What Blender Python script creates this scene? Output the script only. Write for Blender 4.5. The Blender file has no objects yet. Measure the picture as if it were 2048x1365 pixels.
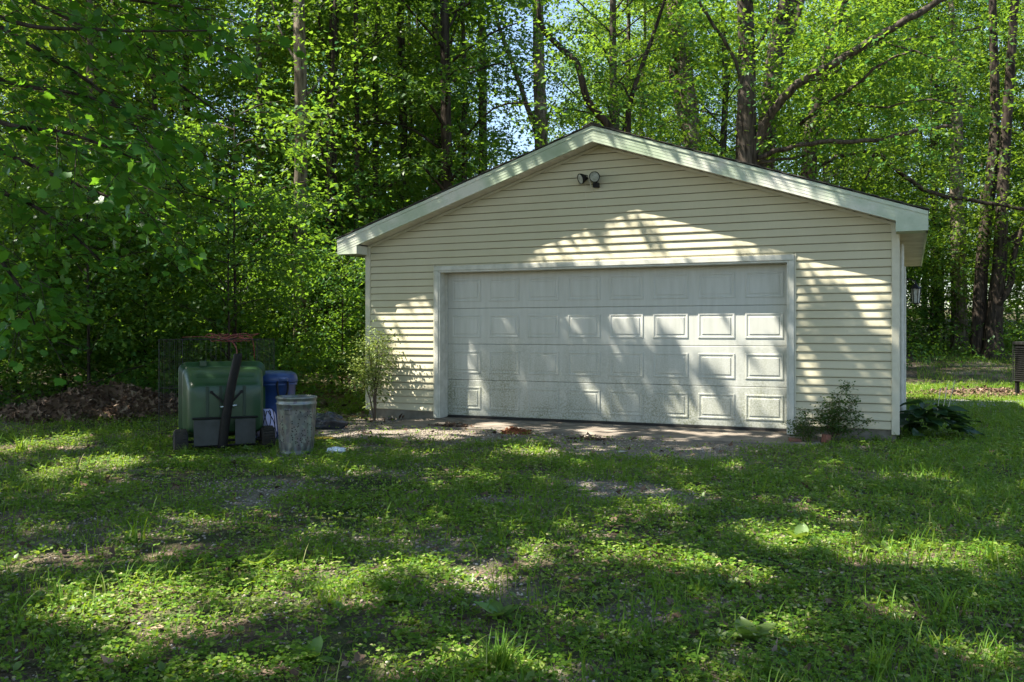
import bpy, math, random
import numpy as np
from mathutils import Vector, Matrix

random.seed(7)
rg = np.random.default_rng(11)
SC = bpy.context.scene
COL = SC.collection
R_ = math.radians

# ------------------------------------------------------------------ camera, sky, sun, exposure
ANG = R_(23.9)
RT = np.array([math.cos(ANG), math.sin(ANG), 0.0])        # camera right
VW = np.array([-math.sin(ANG), math.cos(ANG), 0.0])       # camera view direction
CAM = np.array([6.264, -11.549, 1.26])
FPX = 1798.0
cd = bpy.data.cameras.new('camera'); co = bpy.data.objects.new('camera', cd); COL.objects.link(co)
co.location = CAM; co.rotation_euler = (math.pi/2, 0, ANG)
cd.sensor_width = 36; cd.lens = FPX/2048*36; cd.shift_y = -20.5/2048
cd.clip_start = 0.1; cd.clip_end = 600
SC.camera = co

SUN = np.array([0.5, 0.3, -0.88]); SUN = SUN/np.linalg.norm(SUN)   # travel direction
wd = bpy.data.worlds.new('World'); SC.world = wd; wd.use_nodes = True
sk = wd.node_tree.nodes.new('ShaderNodeTexSky'); sk.sky_type = 'NISHITA'; sk.sun_disc = False
sk.sun_elevation = math.asin(-SUN[2]); sk.sun_rotation = math.atan2(-SUN[0], -SUN[1])
bgn = wd.node_tree.nodes['Background']
wd.node_tree.links.new(sk.outputs[0], bgn.inputs[0]); bgn.inputs[1].default_value = 0.09
sl = bpy.data.lights.new('sun', 'SUN'); so = bpy.data.objects.new('sun', sl); COL.objects.link(so)
sl.energy = 5.0; sl.angle = R_(0.5); sl.color = (1.0, 0.94, 0.84)
so.rotation_euler = Vector(SUN).to_track_quat('-Z', 'Y').to_euler(); so.location = (-10, -8, 25)
SC.view_settings.view_transform = 'Standard'; SC.view_settings.look = 'None'
SC.view_settings.exposure = 1.9; SC.view_settings.gamma = 1.0
SC.view_settings.use_curve_mapping = False
SC.render.engine = 'CYCLES'
cy = SC.cycles
cy.max_bounces = 7; cy.diffuse_bounces = 4; cy.glossy_bounces = 2; cy.transmission_bounces = 5
cy.transparent_max_bounces = 4; cy.sample_clamp_indirect = 6; cy.caustics_reflective = False; cy.caustics_refractive = False
cy.use_denoising = True

# ------------------------------------------------------------------ photograph geometry helpers
def W(px, py, z):
    return CAM + RT*((px-1024)/FPX*z) + VW*z + np.array([0, 0, (662-py)/FPX*z])
GZ = -0.06
def G(px, py, gz=GZ):
    return W(px, py, (CAM[2]-gz)*FPX/(py-662))
def CF(lat, dep, h=0.0):                                   # camera-frame lateral / depth to world
    return np.array([CAM[0], CAM[1], 0]) + RT*lat + VW*dep + np.array([0, 0, h])
def depth(P):
    P = np.asarray(P); return (P[..., 0]-CAM[0])*VW[0] + (P[..., 1]-CAM[1])*VW[1]
def lateral(P):
    P = np.asarray(P); return (P[..., 0]-CAM[0])*RT[0] + (P[..., 1]-CAM[1])*RT[1]
def proj(P):
    P = np.asarray(P); d = np.maximum(depth(P), 0.05)
    return 1024+FPX*lateral(P)/d, 662-FPX*(P[..., 2]-CAM[2])/d

def vnoise(x, y, seed=0):                                  # smooth value noise 0..1, vectorised
    x = np.asarray(x, float); y = np.asarray(y, float)
    xi = np.floor(x).astype(np.int64); yi = np.floor(y).astype(np.int64)
    fx = x-xi; fy = y-yi; fx = fx*fx*(3-2*fx); fy = fy*fy*(3-2*fy)
    def hsh(a, b):
        n = (a*374761393 + b*668265263 + seed*982451653) & 0x7fffffff
        n = ((n ^ (n >> 13))*1274126177) & 0x7fffffff
        return ((n ^ (n >> 16)) & 0xffff)/65535.0
    return (hsh(xi, yi)*(1-fx)+hsh(xi+1, yi)*fx)*(1-fy) + (hsh(xi, yi+1)*(1-fx)+hsh(xi+1, yi+1)*fx)*fy
def fbm(x, y, seed=0):
    return 0.55*vnoise(x, y, seed)+0.3*vnoise(x*2.1, y*2.1, seed+1)+0.15*vnoise(x*4.3, y*4.3, seed+2)
def sstep(a, b, x):
    t = np.clip((x-a)/(b-a), 0, 1); return t*t*(3-2*t)

def terrain(x, y):
    P = np.stack([np.asarray(x, float), np.asarray(y, float)], -1)
    d = depth(P)
    rise = 0.058*np.clip(d-15.5, 0, 55) * sstep(15, 20, d)
    lat = lateral(P)
    bank = 0.22*sstep(-1.8, -4.5, lat)*sstep(11.5, 14.5, d)
    n = 0.05*(fbm(x*0.7, y*0.7, 5)-0.5) + 0.03*(fbm(x*2.3, y*2.3, 9)-0.5)
    flat = sstep(0, 1.2, np.maximum(np.abs(x-2.4)-3.6, np.maximum(-y-1.0, y-6.5)))
    return GZ + rise*flat + bank*flat + n*np.clip(flat+0.15, 0, 1)

# ------------------------------------------------------------------ materials
def nodes_of(name):
    m = bpy.data.materials.new(name); m.use_nodes = True
    nt = m.node_tree
    return m, nt, nt.nodes, nt.links, nt.nodes['Principled BSDF']
def ramp(nt, fac, stops):
    r = nt.nodes.new('ShaderNodeValToRGB')
    while len(r.color_ramp.elements) < len(stops): r.color_ramp.elements.new(0.5)
    for e, (p, c) in zip(r.color_ramp.elements, stops):
        e.position = p; e.color = (*c, 1) if len(c) == 3 else c
    nt.links.new(fac, r.inputs[0]); return r.outputs[0]
def tex(nt, scale, detail=4, kind='noise', stretch=None, rough=0.6, coord='Object'):
    tc = nt.nodes.new('ShaderNodeTexCoord'); out = tc.outputs[coord]
    if stretch:
        mp = nt.nodes.new('ShaderNodeMapping'); mp.inputs['Scale'].default_value = stretch
        nt.links.new(out, mp.inputs[0]); out = mp.outputs[0]
    if kind == 'noise':
        t = nt.nodes.new('ShaderNodeTexNoise'); t.inputs['Detail'].default_value = detail; t.inputs['Roughness'].default_value = rough
    else:
        t = nt.nodes.new('ShaderNodeTexVoronoi')
    t.inputs['Scale'].default_value = scale; nt.links.new(out, t.inputs['Vector'])
    return t
def mixc(nt, fac, a, b, mode='MIX'):
    m = nt.nodes.new('ShaderNodeMix'); m.data_type = 'RGBA'; m.blend_type = mode
    for s, v in ((m.inputs[0], fac), (m.inputs[6], a), (m.inputs[7], b)):
        if hasattr(v, 'is_linked') or hasattr(v, 'links'): nt.links.new(v, s)
        elif isinstance(v, (int, float)): s.default_value = v
        else: s.default_value = (*v, 1)
    return m.outputs[2]
def bump(nt, bsdf, height, dist=0.01, strength=0.6):
    b = nt.nodes.new('ShaderNodeBump'); b.inputs['Distance'].default_value = dist; b.inputs['Strength'].default_value = strength
    nt.links.new(height, b.inputs['Height']); nt.links.new(b.outputs[0], bsdf.inputs['Normal'])
def mat(name, c1, c2=None, scale=6, rough=0.6, metal=0, bmp=0.0, stretch=None, detail=5, lo=0.35, hi=0.65, spec=0.5):
    m, nt, N, L, b = nodes_of(name)
    b.inputs['Roughness'].default_value = rough; b.inputs['Metallic'].default_value = metal
    b.inputs['Specular IOR Level'].default_value = spec
    t = tex(nt, scale, detail, stretch=stretch)
    c2 = c2 or tuple(0.75*v for v in c1)
    L.new(ramp(nt, t.outputs['Fac'], [(lo, c1), (hi, c2)]), b.inputs['Base Color'])
    if bmp: bump(nt, b, t.outputs['Fac'], bmp)
    return m

def leaf_mat(name, stops, trans=0.45, tcol=(0.30, 0.42, 0.03), rough=0.45, tree_var=0.25, spec=0.3):
    """thin leaf: reflecting face plus light passing through"""
    m, nt, N, L, b = nodes_of(name)
    geo = N.new('ShaderNodeNewGeometry'); oi = N.new('ShaderNodeObjectInfo')
    col = ramp(nt, geo.outputs['Random Per Island'], stops)
    hs = N.new('ShaderNodeHueSaturation')
    mr = N.new('ShaderNodeMapRange'); mr.inputs[3].default_value = 1-tree_var; mr.inputs[4].default_value = 1+tree_var
    L.new(oi.outputs['Random'], mr.inputs[0]); L.new(mr.outputs[0], hs.inputs['Value']); mh = N.new('ShaderNodeMapRange'); mh.inputs[3].default_value = 0.5-0.06*tree_var; mh.inputs[4].default_value = 0.5+0.05*tree_var; L.new(oi.outputs['Random'], mh.inputs[0]); L.new(mh.outputs[0], hs.inputs['Hue']); L.new(col, hs.inputs['Color'])
    L.new(hs.outputs[0], b.inputs['Base Color']); b.inputs['Roughness'].default_value = rough
    b.inputs['Specular IOR Level'].default_value = spec
    tr = N.new('ShaderNodeBsdfTranslucent')
    L.new(mixc(nt, 0.75, hs.outputs[0], tcol), tr.inputs['Color'])
    mx = N.new('ShaderNodeMixShader'); mx.inputs[0].default_value = trans
    L.new(b.outputs[0], mx.inputs[1]); L.new(tr.outputs[0], mx.inputs[2])
    L.new(mx.outputs[0], N['Material Output'].inputs['Surface'])
    return m

def bark_mat(name, dark, light, patch=None, scale=1.0):
    m, nt, N, L, b = nodes_of(name)
    b.inputs['Roughness'].default_value = 0.95; b.inputs['Specular IOR Level'].default_value = 0.1
    t = tex(nt, 14*scale, 6, stretch=(1, 1, 0.16)); v = tex(nt, 2.2, 5)
    c = ramp(nt, t.outputs['Fac'], [(0.36, dark), (0.62, light)])
    c = mixc(nt, ramp(nt, v.outputs['Fac'], [(0.55, (0, 0, 0)), (0.68, (0.7, 0.7, 0.7))]), c, patch or tuple(0.6*x for x in light))
    L.new(c, b.inputs['Base Color']); bump(nt, b, t.outputs['Fac'], 0.03, 0.9)
    return m

M = {}
# painted, moulded and metal things
def siding_material():
    m, nt, N, L, b = nodes_of('cream_vinyl')
    b.inputs['Roughness'].default_value = 0.55
    a = tex(nt, 1.2, 5, stretch=(1, 1, 0.35), coord='Object'); g = tex(nt, 28, 4, stretch=(1, 1, 0.25)); s = tex(nt, 90, 2)
    c = ramp(nt, a.outputs['Fac'], [(0.3, (0.55, 0.505, 0.345)), (0.7, (0.49, 0.445, 0.295))])
    c = mixc(nt, ramp(nt, g.outputs['Fac'], [(0.5, (0, 0, 0)), (0.8, (0.35, 0.35, 0.35))]), c, (0.47, 0.43, 0.30))
    c = mixc(nt, ramp(nt, s.outputs['Fac'], [(0.70, (0, 0, 0)), (0.76, (0.6, 0.6, 0.6))]), c, (0.25, 0.22, 0.15))
    L.new(c, b.inputs['Base Color']); bump(nt, b, tex(nt, 40, 3, stretch=(0.15, 1, 1)).outputs['Fac'], 0.002, 0.4)
    return m
M['siding'] = siding_material()
M['siding_lap_shade'] = mat('painted_lap_shadow', (0.16, 0.14, 0.075), (0.23, 0.205, 0.12), 9, 0.8)  # dark olive tone painting the shadow line under each lap
def fascia_material():
    m, nt, N, L, b = nodes_of('algae_tinted_white_fascia')
    b.inputs['Roughness'].default_value = 0.5
    a = tex(nt, 1.6, 6); g = tex(nt, 45, 4)
    c = ramp(nt, a.outputs['Fac'], [(0.36, (0.62, 0.61, 0.53)), (0.52, (0.44, 0.50, 0.375)), (0.70, (0.30, 0.375, 0.25))])
    c = mixc(nt, ramp(nt, g.outputs['Fac'], [(0.58, (0, 0, 0)), (0.75, (0.45, 0.45, 0.45))]), c, (0.28, 0.36, 0.24))
    L.new(c, b.inputs['Base Color']); return m
M['fascia'] = fascia_material()
M['soffit'] = mat('white_soffit', (0.66, 0.63, 0.56), (0.5, 0.47, 0.40), 3, 0.6)
M['white_trim'] = mat('white_trim', (0.585, 0.575, 0.50), (0.43, 0.43, 0.36), 7, 0.45)
M['cream_trim'] = mat('cream_trim', (0.58, 0.55, 0.42), (0.49, 0.46, 0.34), 5, 0.5)
def door_material():
    m, nt, N, L, b = nodes_of('dirty_white_door')
    b.inputs['Roughness'].default_value = 0.45
    tc = N.new('ShaderNodeTexCoord'); geo = N.new('ShaderNodeNewGeometry')
    sep = N.new('ShaderNodeSeparateXYZ'); L.new(geo.outputs['Position'], sep.inputs[0])
    def ntex(scale, det, st=(1, 1, 1)):
        mp = N.new('ShaderNodeMapping'); mp.inputs['Scale'].default_value = st; L.new(geo.outputs['Position'], mp.inputs[0])
        t = N.new('ShaderNodeTexNoise'); t.inputs['Scale'].default_value = scale; t.inputs['Detail'].default_value = det
        L.new(mp.outputs[0], t.inputs['Vector']); return t.outputs['Fac']
    big = ntex(1.3, 5); fine = ntex(55, 7); dots = ntex(120, 2); run = ntex(16, 3, (1, 1, 0.12))
    # algae rises from the foot of the door
    def mth(op, a, bb=None):
        n = N.new('ShaderNodeMath'); n.operation = op
        for s, v in ((n.inputs[0], a), (n.inputs[1], bb)):
            if v is None: continue
            if isinstance(v, (int, float)): s.default_value = v
            else: L.new(v, s)
        return n.outputs[0]
    hgt = mth('ADD', sep.outputs['Z'], mth('MULTIPLY', mth('SUBTRACT', big, 0.5), 0.9))
    low = N.new('ShaderNodeMapRange'); L.new(hgt, low.inputs[0])
    low.inputs[1].default_value = 1.25; low.inputs[2].default_value = 0.25; low.inputs[3].default_value = 0.0; low.inputs[4].default_value = 0.80
    spots = mth('MULTIPLY', ramp(nt, fine, [(0.40, (0.28, 0.28, 0.28)), (0.62, (1, 1, 1))]), ramp(nt, ntex(3.4, 6, (1, 1, .35)), [(0.30, (0.32, 0.32, 0.32)), (0.66, (1, 1, 1))]))
    fac = mth('MULTIPLY', low.outputs[0], spots)
    c = ramp(nt, run, [(0.3, (0.515, 0.52, 0.47)), (0.75, (0.44, 0.445, 0.39))])
    c = mixc(nt, mth('MULTIPLY', fac, 1.25), c, (0.17, 0.18, 0.10))
    c = mixc(nt, ramp(nt, dots, [(0.70, (0, 0, 0)), (0.76, (0.5, 0.5, 0.5))]), c, (0.22, 0.21, 0.17))
    L.new(c, b.inputs['Base Color']); return m
M['door'] = door_material()
M['dark_gap'] = mat('dark_rubber', (0.025, 0.023, 0.02), None, 20, 0.8)
M['concrete'] = mat('weathered_concrete', (0.25, 0.215, 0.17), (0.13, 0.105, 0.08), 3.5, 0.9, bmp=0.01, detail=8)
M['foundation'] = mat('foundation_block', (0.22, 0.20, 0.16), (0.12, 0.11, 0.08), 5, 0.9, bmp=0.01, detail=8)
M['shingle'] = mat('asphalt_shingle', (0.075, 0.065, 0.055), (0.045, 0.045, 0.035), 25, 0.95, bmp=0.005)
M['interior'] = mat('wall_board', (0.3, 0.28, 0.22), None, 5, 0.9)
M['black_metal'] = mat('black_metal', (0.010, 0.010, 0.010), (0.018, 0.016, 0.014), 18, 0.6, spec=0.2)
M['chrome'] = mat('bright_reflector', (0.75, 0.74, 0.70), (0.6, 0.58, 0.52), 30, 0.25, metal=0.9)
M['cobweb'] = mat('pale_twine', (0.62, 0.57, 0.46), None, 30, 0.9)
M['cart_green'] = mat('green_polyethylene', (0.027, 0.074, 0.028), (0.016, 0.045, 0.016), 4, 0.38, detail=7)
M['cart_dark'] = mat('dark_green_rib', (0.016, 0.042, 0.02), None, 9, 0.5)
M['cart_plate'] = mat('dull_grey_plate', (0.05, 0.054, 0.054), (0.03, 0.034, 0.03), 6, 0.5, metal=0.3)
M['tyre'] = mat('muddy_tyre', (0.014, 0.013, 0.012), (0.035, 0.03, 0.022), 9, 0.9, bmp=0.01)
M['blue'] = mat('blue_bin_plastic', (0.020, 0.055, 0.19), (0.015, 0.04, 0.13), 7, 0.42)
M['lavender'] = mat('pale_lavender_plastic', (0.52, 0.49, 0.72), (0.42, 0.40, 0.62), 6, 0.4)
def galv_material():
    m, nt, N, L, b = nodes_of('galvanised_steel')
    v = tex(nt, 22, kind='voronoi', stretch=(1, 1, 0.8)); n = tex(nt, 3.5, 6)
    c = mixc(nt, 0.35, ramp(nt, n.outputs['Fac'], [(0.35, (0.15, 0.18, 0.13)), (0.62, (0.20, 0.23, 0.165)), (0.78, (0.11, 0.12, 0.07))]), v.outputs['Color'], 'OVERLAY')
    bw = N.new('ShaderNodeRGBToBW'); L.new(c, bw.inputs[0])
    c = mixc(nt, 0.75, c, bw.outputs[0])
    L.new(c, b.inputs['Base Color']); b.inputs['Metallic'].default_value = 0.65; b.inputs['Roughness'].default_value = 0.42
    return m
M['galv'] = galv_material()
M['black_bag'] = mat('black_bin_liner', (0.03, 0.03, 0.034), (0.055, 0.055, 0.06), 14, 0.16, bmp=0.03, detail=3)
M['yellow'] = mat('faded_yellow_sheet', (0.52, 0.36, 0.03), (0.36, 0.24, 0.03), 8, 0.6)
M['white_scrap'] = mat('white_plastic_scrap', (0.74, 0.79, 0.86), (0.55, 0.6, 0.68), 9, 0.45)
M['red_cord'] = mat('faded_red_cord', (0.30, 0.06, 0.045), (0.16, 0.035, 0.035), 12, 0.6)
M['wire'] = mat('dark_wire', (0.03, 0.03, 0.03), None, 20, 0.5, metal=0.3)
M['fence_wire'] = mat('grey_fence_wire', (0.22, 0.23, 0.22), None, 20, 0.6, metal=0.4)
M['ac_body'] = mat('dark_grey_sheet_metal', (0.022, 0.022, 0.022), (0.014, 0.014, 0.014), 10, 0.5)
M['brick'] = mat('old_red_brick', (0.26, 0.105, 0.065), (0.17, 0.075, 0.05), 14, 0.9, bmp=0.01)
M['glass'] = mat('lamp_glass', (0.42, 0.44, 0.40), (0.26, 0.27, 0.22), 22, 0.1)
# ground
def ground_material():
    m, nt, N, L, b = nodes_of('yard_soil_and_gravel')
    b.inputs['Roughness'].default_value = 0.95; b.inputs['Specular IOR Level'].default_value = 0.15
    at = N.new('ShaderNodeAttribute'); at.attribute_name = 'gravel'
    v = tex(nt, 55, kind='voronoi'); n1 = tex(nt, 1.7, 7); n2 = tex(nt, 12, 6); n3 = tex(nt, 60, 3)
    grav = mixc(nt, 0.8, v.outputs['Color'], (0.26, 0.235, 0.19)); bw = N.new('ShaderNodeRGBToBW'); L.new(grav, bw.inputs[0])
    grav = ramp(nt, bw.outputs[0], [(0.12, (0.14, 0.115, 0.085)), (0.42, (0.30, 0.262, 0.21))])
    soil = ramp(nt, n2.outputs['Fac'], [(0.3, (0.045, 0.033, 0.022)), (0.5, (0.105, 0.078, 0.052)), (0.72, (0.20, 0.15, 0.105))])
    moss = ramp(nt, n3.outputs['Fac'], [(0.35, (0.02, 0.034, 0.008)), (0.7, (0.055, 0.085, 0.02))])
    soil = mixc(nt, ramp(nt, n1.outputs['Fac'], [(0.42, (0, 0, 0)), (0.58, (0.8, 0.8, 0.8))]), soil, moss)
    c = mixc(nt, at.outputs['Fac'], soil, grav)
    L.new(c, b.inputs['Base Color'])
    hh = N.new('ShaderNodeMath'); hh.operation = 'SUBTRACT'; L.new(n2.outputs['Fac'], hh.inputs[0]); L.new(v.outputs['Distance'], hh.inputs[1])
    bump(nt, b, hh.outputs[0], 0.02, 0.8)
    return m
M['ground'] = ground_material()
M['path'] = mat('grey_gravel_path', (0.26, 0.26, 0.25), (0.15, 0.15, 0.145), 40, 0.95, bmp=0.01, detail=6)
def rand_mat(name, stops, rough=0.9):
    m, nt, N, L, b = nodes_of(name)
    g = N.new('ShaderNodeNewGeometry'); b.inputs['Roughness'].default_value = rough; b.inputs['Specular IOR Level'].default_value = 0.2
    L.new(ramp(nt, g.outputs['Random Per Island'], stops), b.inputs['Base Color']); return m
M['pebble'] = rand_mat('pebbles', [(0, (0.15, 0.115, 0.085)), (0.4, (0.27, 0.22, 0.175)), (0.8, (0.38, 0.325, 0.27)), (1, (0.5, 0.45, 0.39))])
M['deadleaf'] = rand_mat('dead_leaves', [(0, (0.05, 0.032, 0.022)), (0.5, (0.115, 0.072, 0.046)), (0.85, (0.20, 0.135, 0.09)), (1, (0.30, 0.22, 0.155))], 0.8)
M['russet'] = rand_mat('russet_leaves', [(0, (0.13, 0.045, 0.02)), (0.6, (0.28, 0.10, 0.045)), (1, (0.36, 0.18, 0.09))], 0.8)
# leaves
M['maple'] = leaf_mat('maple_leaf', [(0, (0.018, 0.064, 0.012)), (0.5, (0.034, 0.105, 0.016)), (0.85, (0.055, 0.14, 0.018)), (1, (0.09, 0.18, 0.022))], 0.45, (0.20, 0.42, 0.018))
M['wood_leaf'] = leaf_mat('woodland_leaf', [(0, (0.024, 0.076, 0.018)), (0.5, (0.044, 0.118, 0.022)), (0.85, (0.080, 0.155, 0.022)), (1, (0.16, 0.225, 0.03))], 0.42, (0.33, 0.51, 0.030), tree_var=0.55, spec=0.22)
M['under_leaf'] = leaf_mat('understory_leaf', [(0, (0.020, 0.064, 0.018)), (0.6, (0.042, 0.110, 0.020)), (1, (0.09, 0.165, 0.025))], 0.45, (0.28, 0.47, 0.028), tree_var=0.4)
M['shrub_pale'] = leaf_mat('pale_shrub_leaf', [(0, (0.085, 0.14, 0.03)), (0.6, (0.17, 0.24, 0.06)), (1, (0.36, 0.42, 0.17))], 0.3, (0.35, 0.42, 0.06), tree_var=0)
M['shrub_dark'] = leaf_mat('dark_shrub_leaf', [(0, (0.030, 0.070, 0.016)), (0.85, (0.065, 0.125, 0.025)), (1, (0.16, 0.085, 0.045))], 0.3, (0.2, 0.32, 0.03), tree_var=0)
M['hosta'] = leaf_mat('hosta_leaf', [(0, (0.016, 0.045, 0.018)), (1, (0.026, 0.062, 0.024))], 0.25, (0.1, 0.2, 0.02), rough=0.4, tree_var=0.25)
M['grass'] = leaf_mat('grass_blade', [(0, (0.042, 0.115, 0.010)), (0.55, (0.080, 0.185, 0.015)), (0.9, (0.13, 0.22, 0.026)), (1, (0.32, 0.30, 0.13))], 0.38, (0.38, 0.54, 0.03), tree_var=0, spec=0.2, rough=0.55)
M['clover'] = leaf_mat('clover_leaf', [(0, (0.044, 0.112, 0.010)), (0.5, (0.095, 0.20, 0.016)), (0.82, (0.18, 0.27, 0.035)), (1, (0.33, 0.33, 0.15))], 0.36, (0.38, 0.54, 0.03), tree_var=0, spec=0.2, rough=0.55)
M['weed'] = leaf_mat('weed_leaf', [(0, (0.055, 0.125, 0.022)), (1, (0.15, 0.24, 0.06))], 0.35, (0.36, 0.50, 0.035), tree_var=0.25, spec=0.5)
M['flower'] = mat('white_clover_flower', (0.7, 0.68, 0.6), None, 30, 0.8)
# bark
M['bark_grey'] = bark_mat('grey_furrowed_bark', (0.026, 0.021, 0.016), (0.105, 0.086, 0.068), (0.09, 0.08, 0.06))
M['bark_pale'] = bark_mat('pale_peeling_bark', (0.055, 0.042, 0.031), (0.20, 0.165, 0.125), (0.30, 0.25, 0.19))
M['bark_dark'] = bark_mat('dark_bark', (0.018, 0.014, 0.011), (0.07, 0.055, 0.042))
M['stem'] = mat('brown_stem', (0.10, 0.07, 0.045), None, 20, 0.9)

# ------------------------------------------------------------------ object helpers
def tag(o, label=None, cat=None, group=None, kind=None):
    if label: o['label'] = label
    if cat: o['category'] = cat
    if group: o['group'] = group
    if kind: o['kind'] = kind
    return o
def empty(name, loc, label, cat, group=None, rz=0.0):
    o = bpy.data.objects.new(name, None); COL.objects.link(o)
    o.empty_display_size = 0.2
    o.location = [float(v) for v in loc]; o.rotation_euler = (0, 0, rz)
    return tag(o, label, cat, group)
class MB:
    def __init__(s): s.v = []; s.f = []
    def add(s, vs, fs):
        n = len(s.v); s.v += [tuple(float(c) for c in p) for p in vs]; s.f += [tuple(i+n for i in f) for f in fs]; return s
    def box(s, x0, x1, y0, y1, z0, z1):
        return s.add([(x0, y0, z0), (x1, y0, z0), (x1, y1, z0), (x0, y1, z0), (x0, y0, z1), (x1, y0, z1), (x1, y1, z1), (x0, y1, z1)],
                     [(0, 3, 2, 1), (4, 5, 6, 7), (0, 1, 5, 4), (1, 2, 6, 5), (2, 3, 7, 6), (3, 0, 4, 7)])
    def prism(s, poly, y0, y1):                        # polygon in x,z (counter-clockwise seen from -y) swept along y
        n = len(poly)
        s.add([(x, y0, z) for x, z in poly]+[(x, y1, z) for x, z in poly],
              [tuple(range(n)), tuple(reversed(range(n, 2*n)))]+[(i, i+n, (i+1) % n+n, (i+1) % n) for i in range(n)])
        return s
    def tube(s, path, radii, n=8, caps=True, wob=0.0):
        path = [np.asarray(p, float) for p in path]; k = len(path)
        if np.isscalar(radii): radii = [radii]*k
        base = len(s.v); up = None
        for i, p in enumerate(path):
            d = path[min(i+1, k-1)]-path[max(i-1, 0)]; d = d/(np.linalg.norm(d)+1e-9)
            if up is None:
                a = np.array([1., 0, 0]) if abs(d[0]) < .8 else np.array([0, 1., 0]); up = a
            u = up-d*np.dot(up, d); u = u/(np.linalg.norm(u)+1e-9); up = u; w = np.cross(d, u)
            for j in range(n):
                t = 2*math.pi*j/n; r = radii[i]*(1+wob*random.uniform(-1, 1))
                s.v.append(tuple(float(c) for c in p+r*(math.cos(t)*u+math.sin(t)*w)))
        for i in range(k-1):
            for j in range(n):
                a = base+i*n+j; b = base+i*n+(j+1) % n
                s.f.append((a, b, b+n, a+n))
        if caps:
            s.f.append(tuple(base+j for j in reversed(range(n)))); s.f.append(tuple(base+(k-1)*n+j for j in range(n)))
        return s
    def lathe(s, prof, n=24, c=(0, 0, 0), closed=False, axis=None):
        base = len(s.v); q = Vector((0, 0, 1)).rotation_difference(Vector(axis)) if axis is not None else None
        for r, z in prof:
            for j in range(n):
                t = 2*math.pi*j/n; p = Vector((r*math.cos(t), r*math.sin(t), z))
                if q: p = q @ p
                s.v.append((p.x+c[0], p.y+c[1], p.z+c[2]))
        for i in range(len(prof)-1):
            for j in range(n):
                a = base+i*n+j; b = base+i*n+(j+1) % n; s.f.append((a, b, b+n, a+n))
        if closed:
            s.f.append(tuple(base+j for j in reversed(range(n)))); s.f.append(tuple(base+(len(prof)-1)*n+j for j in range(n)))
        return s
    def mesh(s, name, material, smooth=False):
        me = bpy.data.meshes.new(name); me.from_pydata(s.v, [], s.f); me.materials.append(material)
        if smooth: me.polygons.foreach_set('use_smooth', [True]*len(me.polygons))
        me.update(); return me
    def build(s, name, material, parent=None, smooth=False, bevel=0, loc=None):
        o = bpy.data.objects.new(name, s.mesh(name, material, smooth)); COL.objects.link(o)
        if parent is not None: o.parent = parent
        if loc is not None: o.location = loc
        if bevel:
            b = o.modifiers.new('edge', 'BEVEL'); b.width = bevel; b.segments = 2; b.limit_method = 'ANGLE'
        return o
def link_mesh(name, me, parent=None, loc=None):
    o = bpy.data.objects.new(name, me); COL.objects.link(o)
    if parent is not None: o.parent = parent
    if loc is not None: o.location = loc
    return o
def copy_thing(root, loc, rz, scale, label=None):
    r = root.copy(); COL.objects.link(r); r.location = [float(v) for v in loc]; r.rotation_euler = (0, 0, rz); r.scale = (scale,)*3
    if label: r['label'] = label
    for ch in root.children:
        c = ch.copy(); COL.objects.link(c); c.parent = r
    return r
def np_mesh(name, verts, faces, material):
    """verts (N,3), faces list of int arrays (n,k)"""
    me = bpy.data.meshes.new(name)
    verts = np.ascontiguousarray(verts, np.float32)
    me.vertices.add(len(verts)); me.vertices.foreach_set('co', verts.ravel())
    loops = np.concatenate([f.ravel() for f in faces]).astype(np.int32)
    sizes = np.concatenate([np.full(len(f), f.shape[1], np.int32) for f in faces])
    starts = np.concatenate([[0], np.cumsum(sizes)[:-1]]).astype(np.int32)
    me.loops.add(len(loops)); me.loops.foreach_set('vertex_index', loops)
    me.polygons.add(len(sizes)); me.polygons.foreach_set('loop_start', starts)
    me.update(calc_edges=True); me.materials.append(material); me.validate(); return me

# leaf templates: y = along the leaf, x = across, z = face normal
T_DIAMOND = (np.array([(0, 0, 0), (.33, .45, .07), (0, 1, -.06), (-.33, .45, .07)]), [np.array([(0, 1, 2), (0, 2, 3)])])
T_OVAL = (np.array([(0, 0, 0), (.27, .25, .06), (.29, .6, .06), (0, 1, -.08), (-.29, .6, .06), (-.27, .25, .06)]),
          [np.array([(0, 1, 2, 3), (0, 3, 4, 5)])])
_mp = [(0, 0), (.26, -.03), (.34, .14), (.56, .30), (.42, .44), (.44, .66), (.22, .70), (0, 1.0),
       (-.22, .70), (-.44, .66), (-.42, .44), (-.56, .30), (-.34, .14), (-.26, -.03)]
T_MAPLE = (np.array([(0, .35, -.03)]+[(x, y, .10*abs(x)-.06*y*y) for x, y in _mp]),
           [np.array([(0, i, i % 14+1) for i in range(1, 15)])])
T_MAPLE5 = (np.array([(0, 0, 0), (.42, .22, .07), (.22, .42, 0), (0, 1, -.08), (-.22, .42, 0), (-.42, .22, .07)]),
            [np.array([(0, 1, 2), (0, 2, 4), (2, 3, 4), (0, 4, 5)])])
def leaves(pos, ldir, nrm, size, tmpl, wmul=1.0):
    tv, tf = tmpl
    y = ldir/(np.linalg.norm(ldir, axis=1, keepdims=True)+1e-9)
    z = nrm-y*np.sum(nrm*y, 1, keepdims=True); z /= np.linalg.norm(z, axis=1, keepdims=True)+1e-9
    x = np.cross(y, z); s = np.asarray(size).reshape(-1, 1, 1)
    v = pos[:, None, :]+s*(tv[None, :, 0:1]*wmul*x[:, None, :]+tv[None, :, 1:2]*y[:, None, :]+tv[None, :, 2:3]*z[:, None, :])
    n, k = len(pos), len(tv); off = (np.arange(n)*k)[:, None, None]
    return v.reshape(-1, 3), [(f[None]+off).reshape(-1, f.shape[1]) for f in tf]
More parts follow.
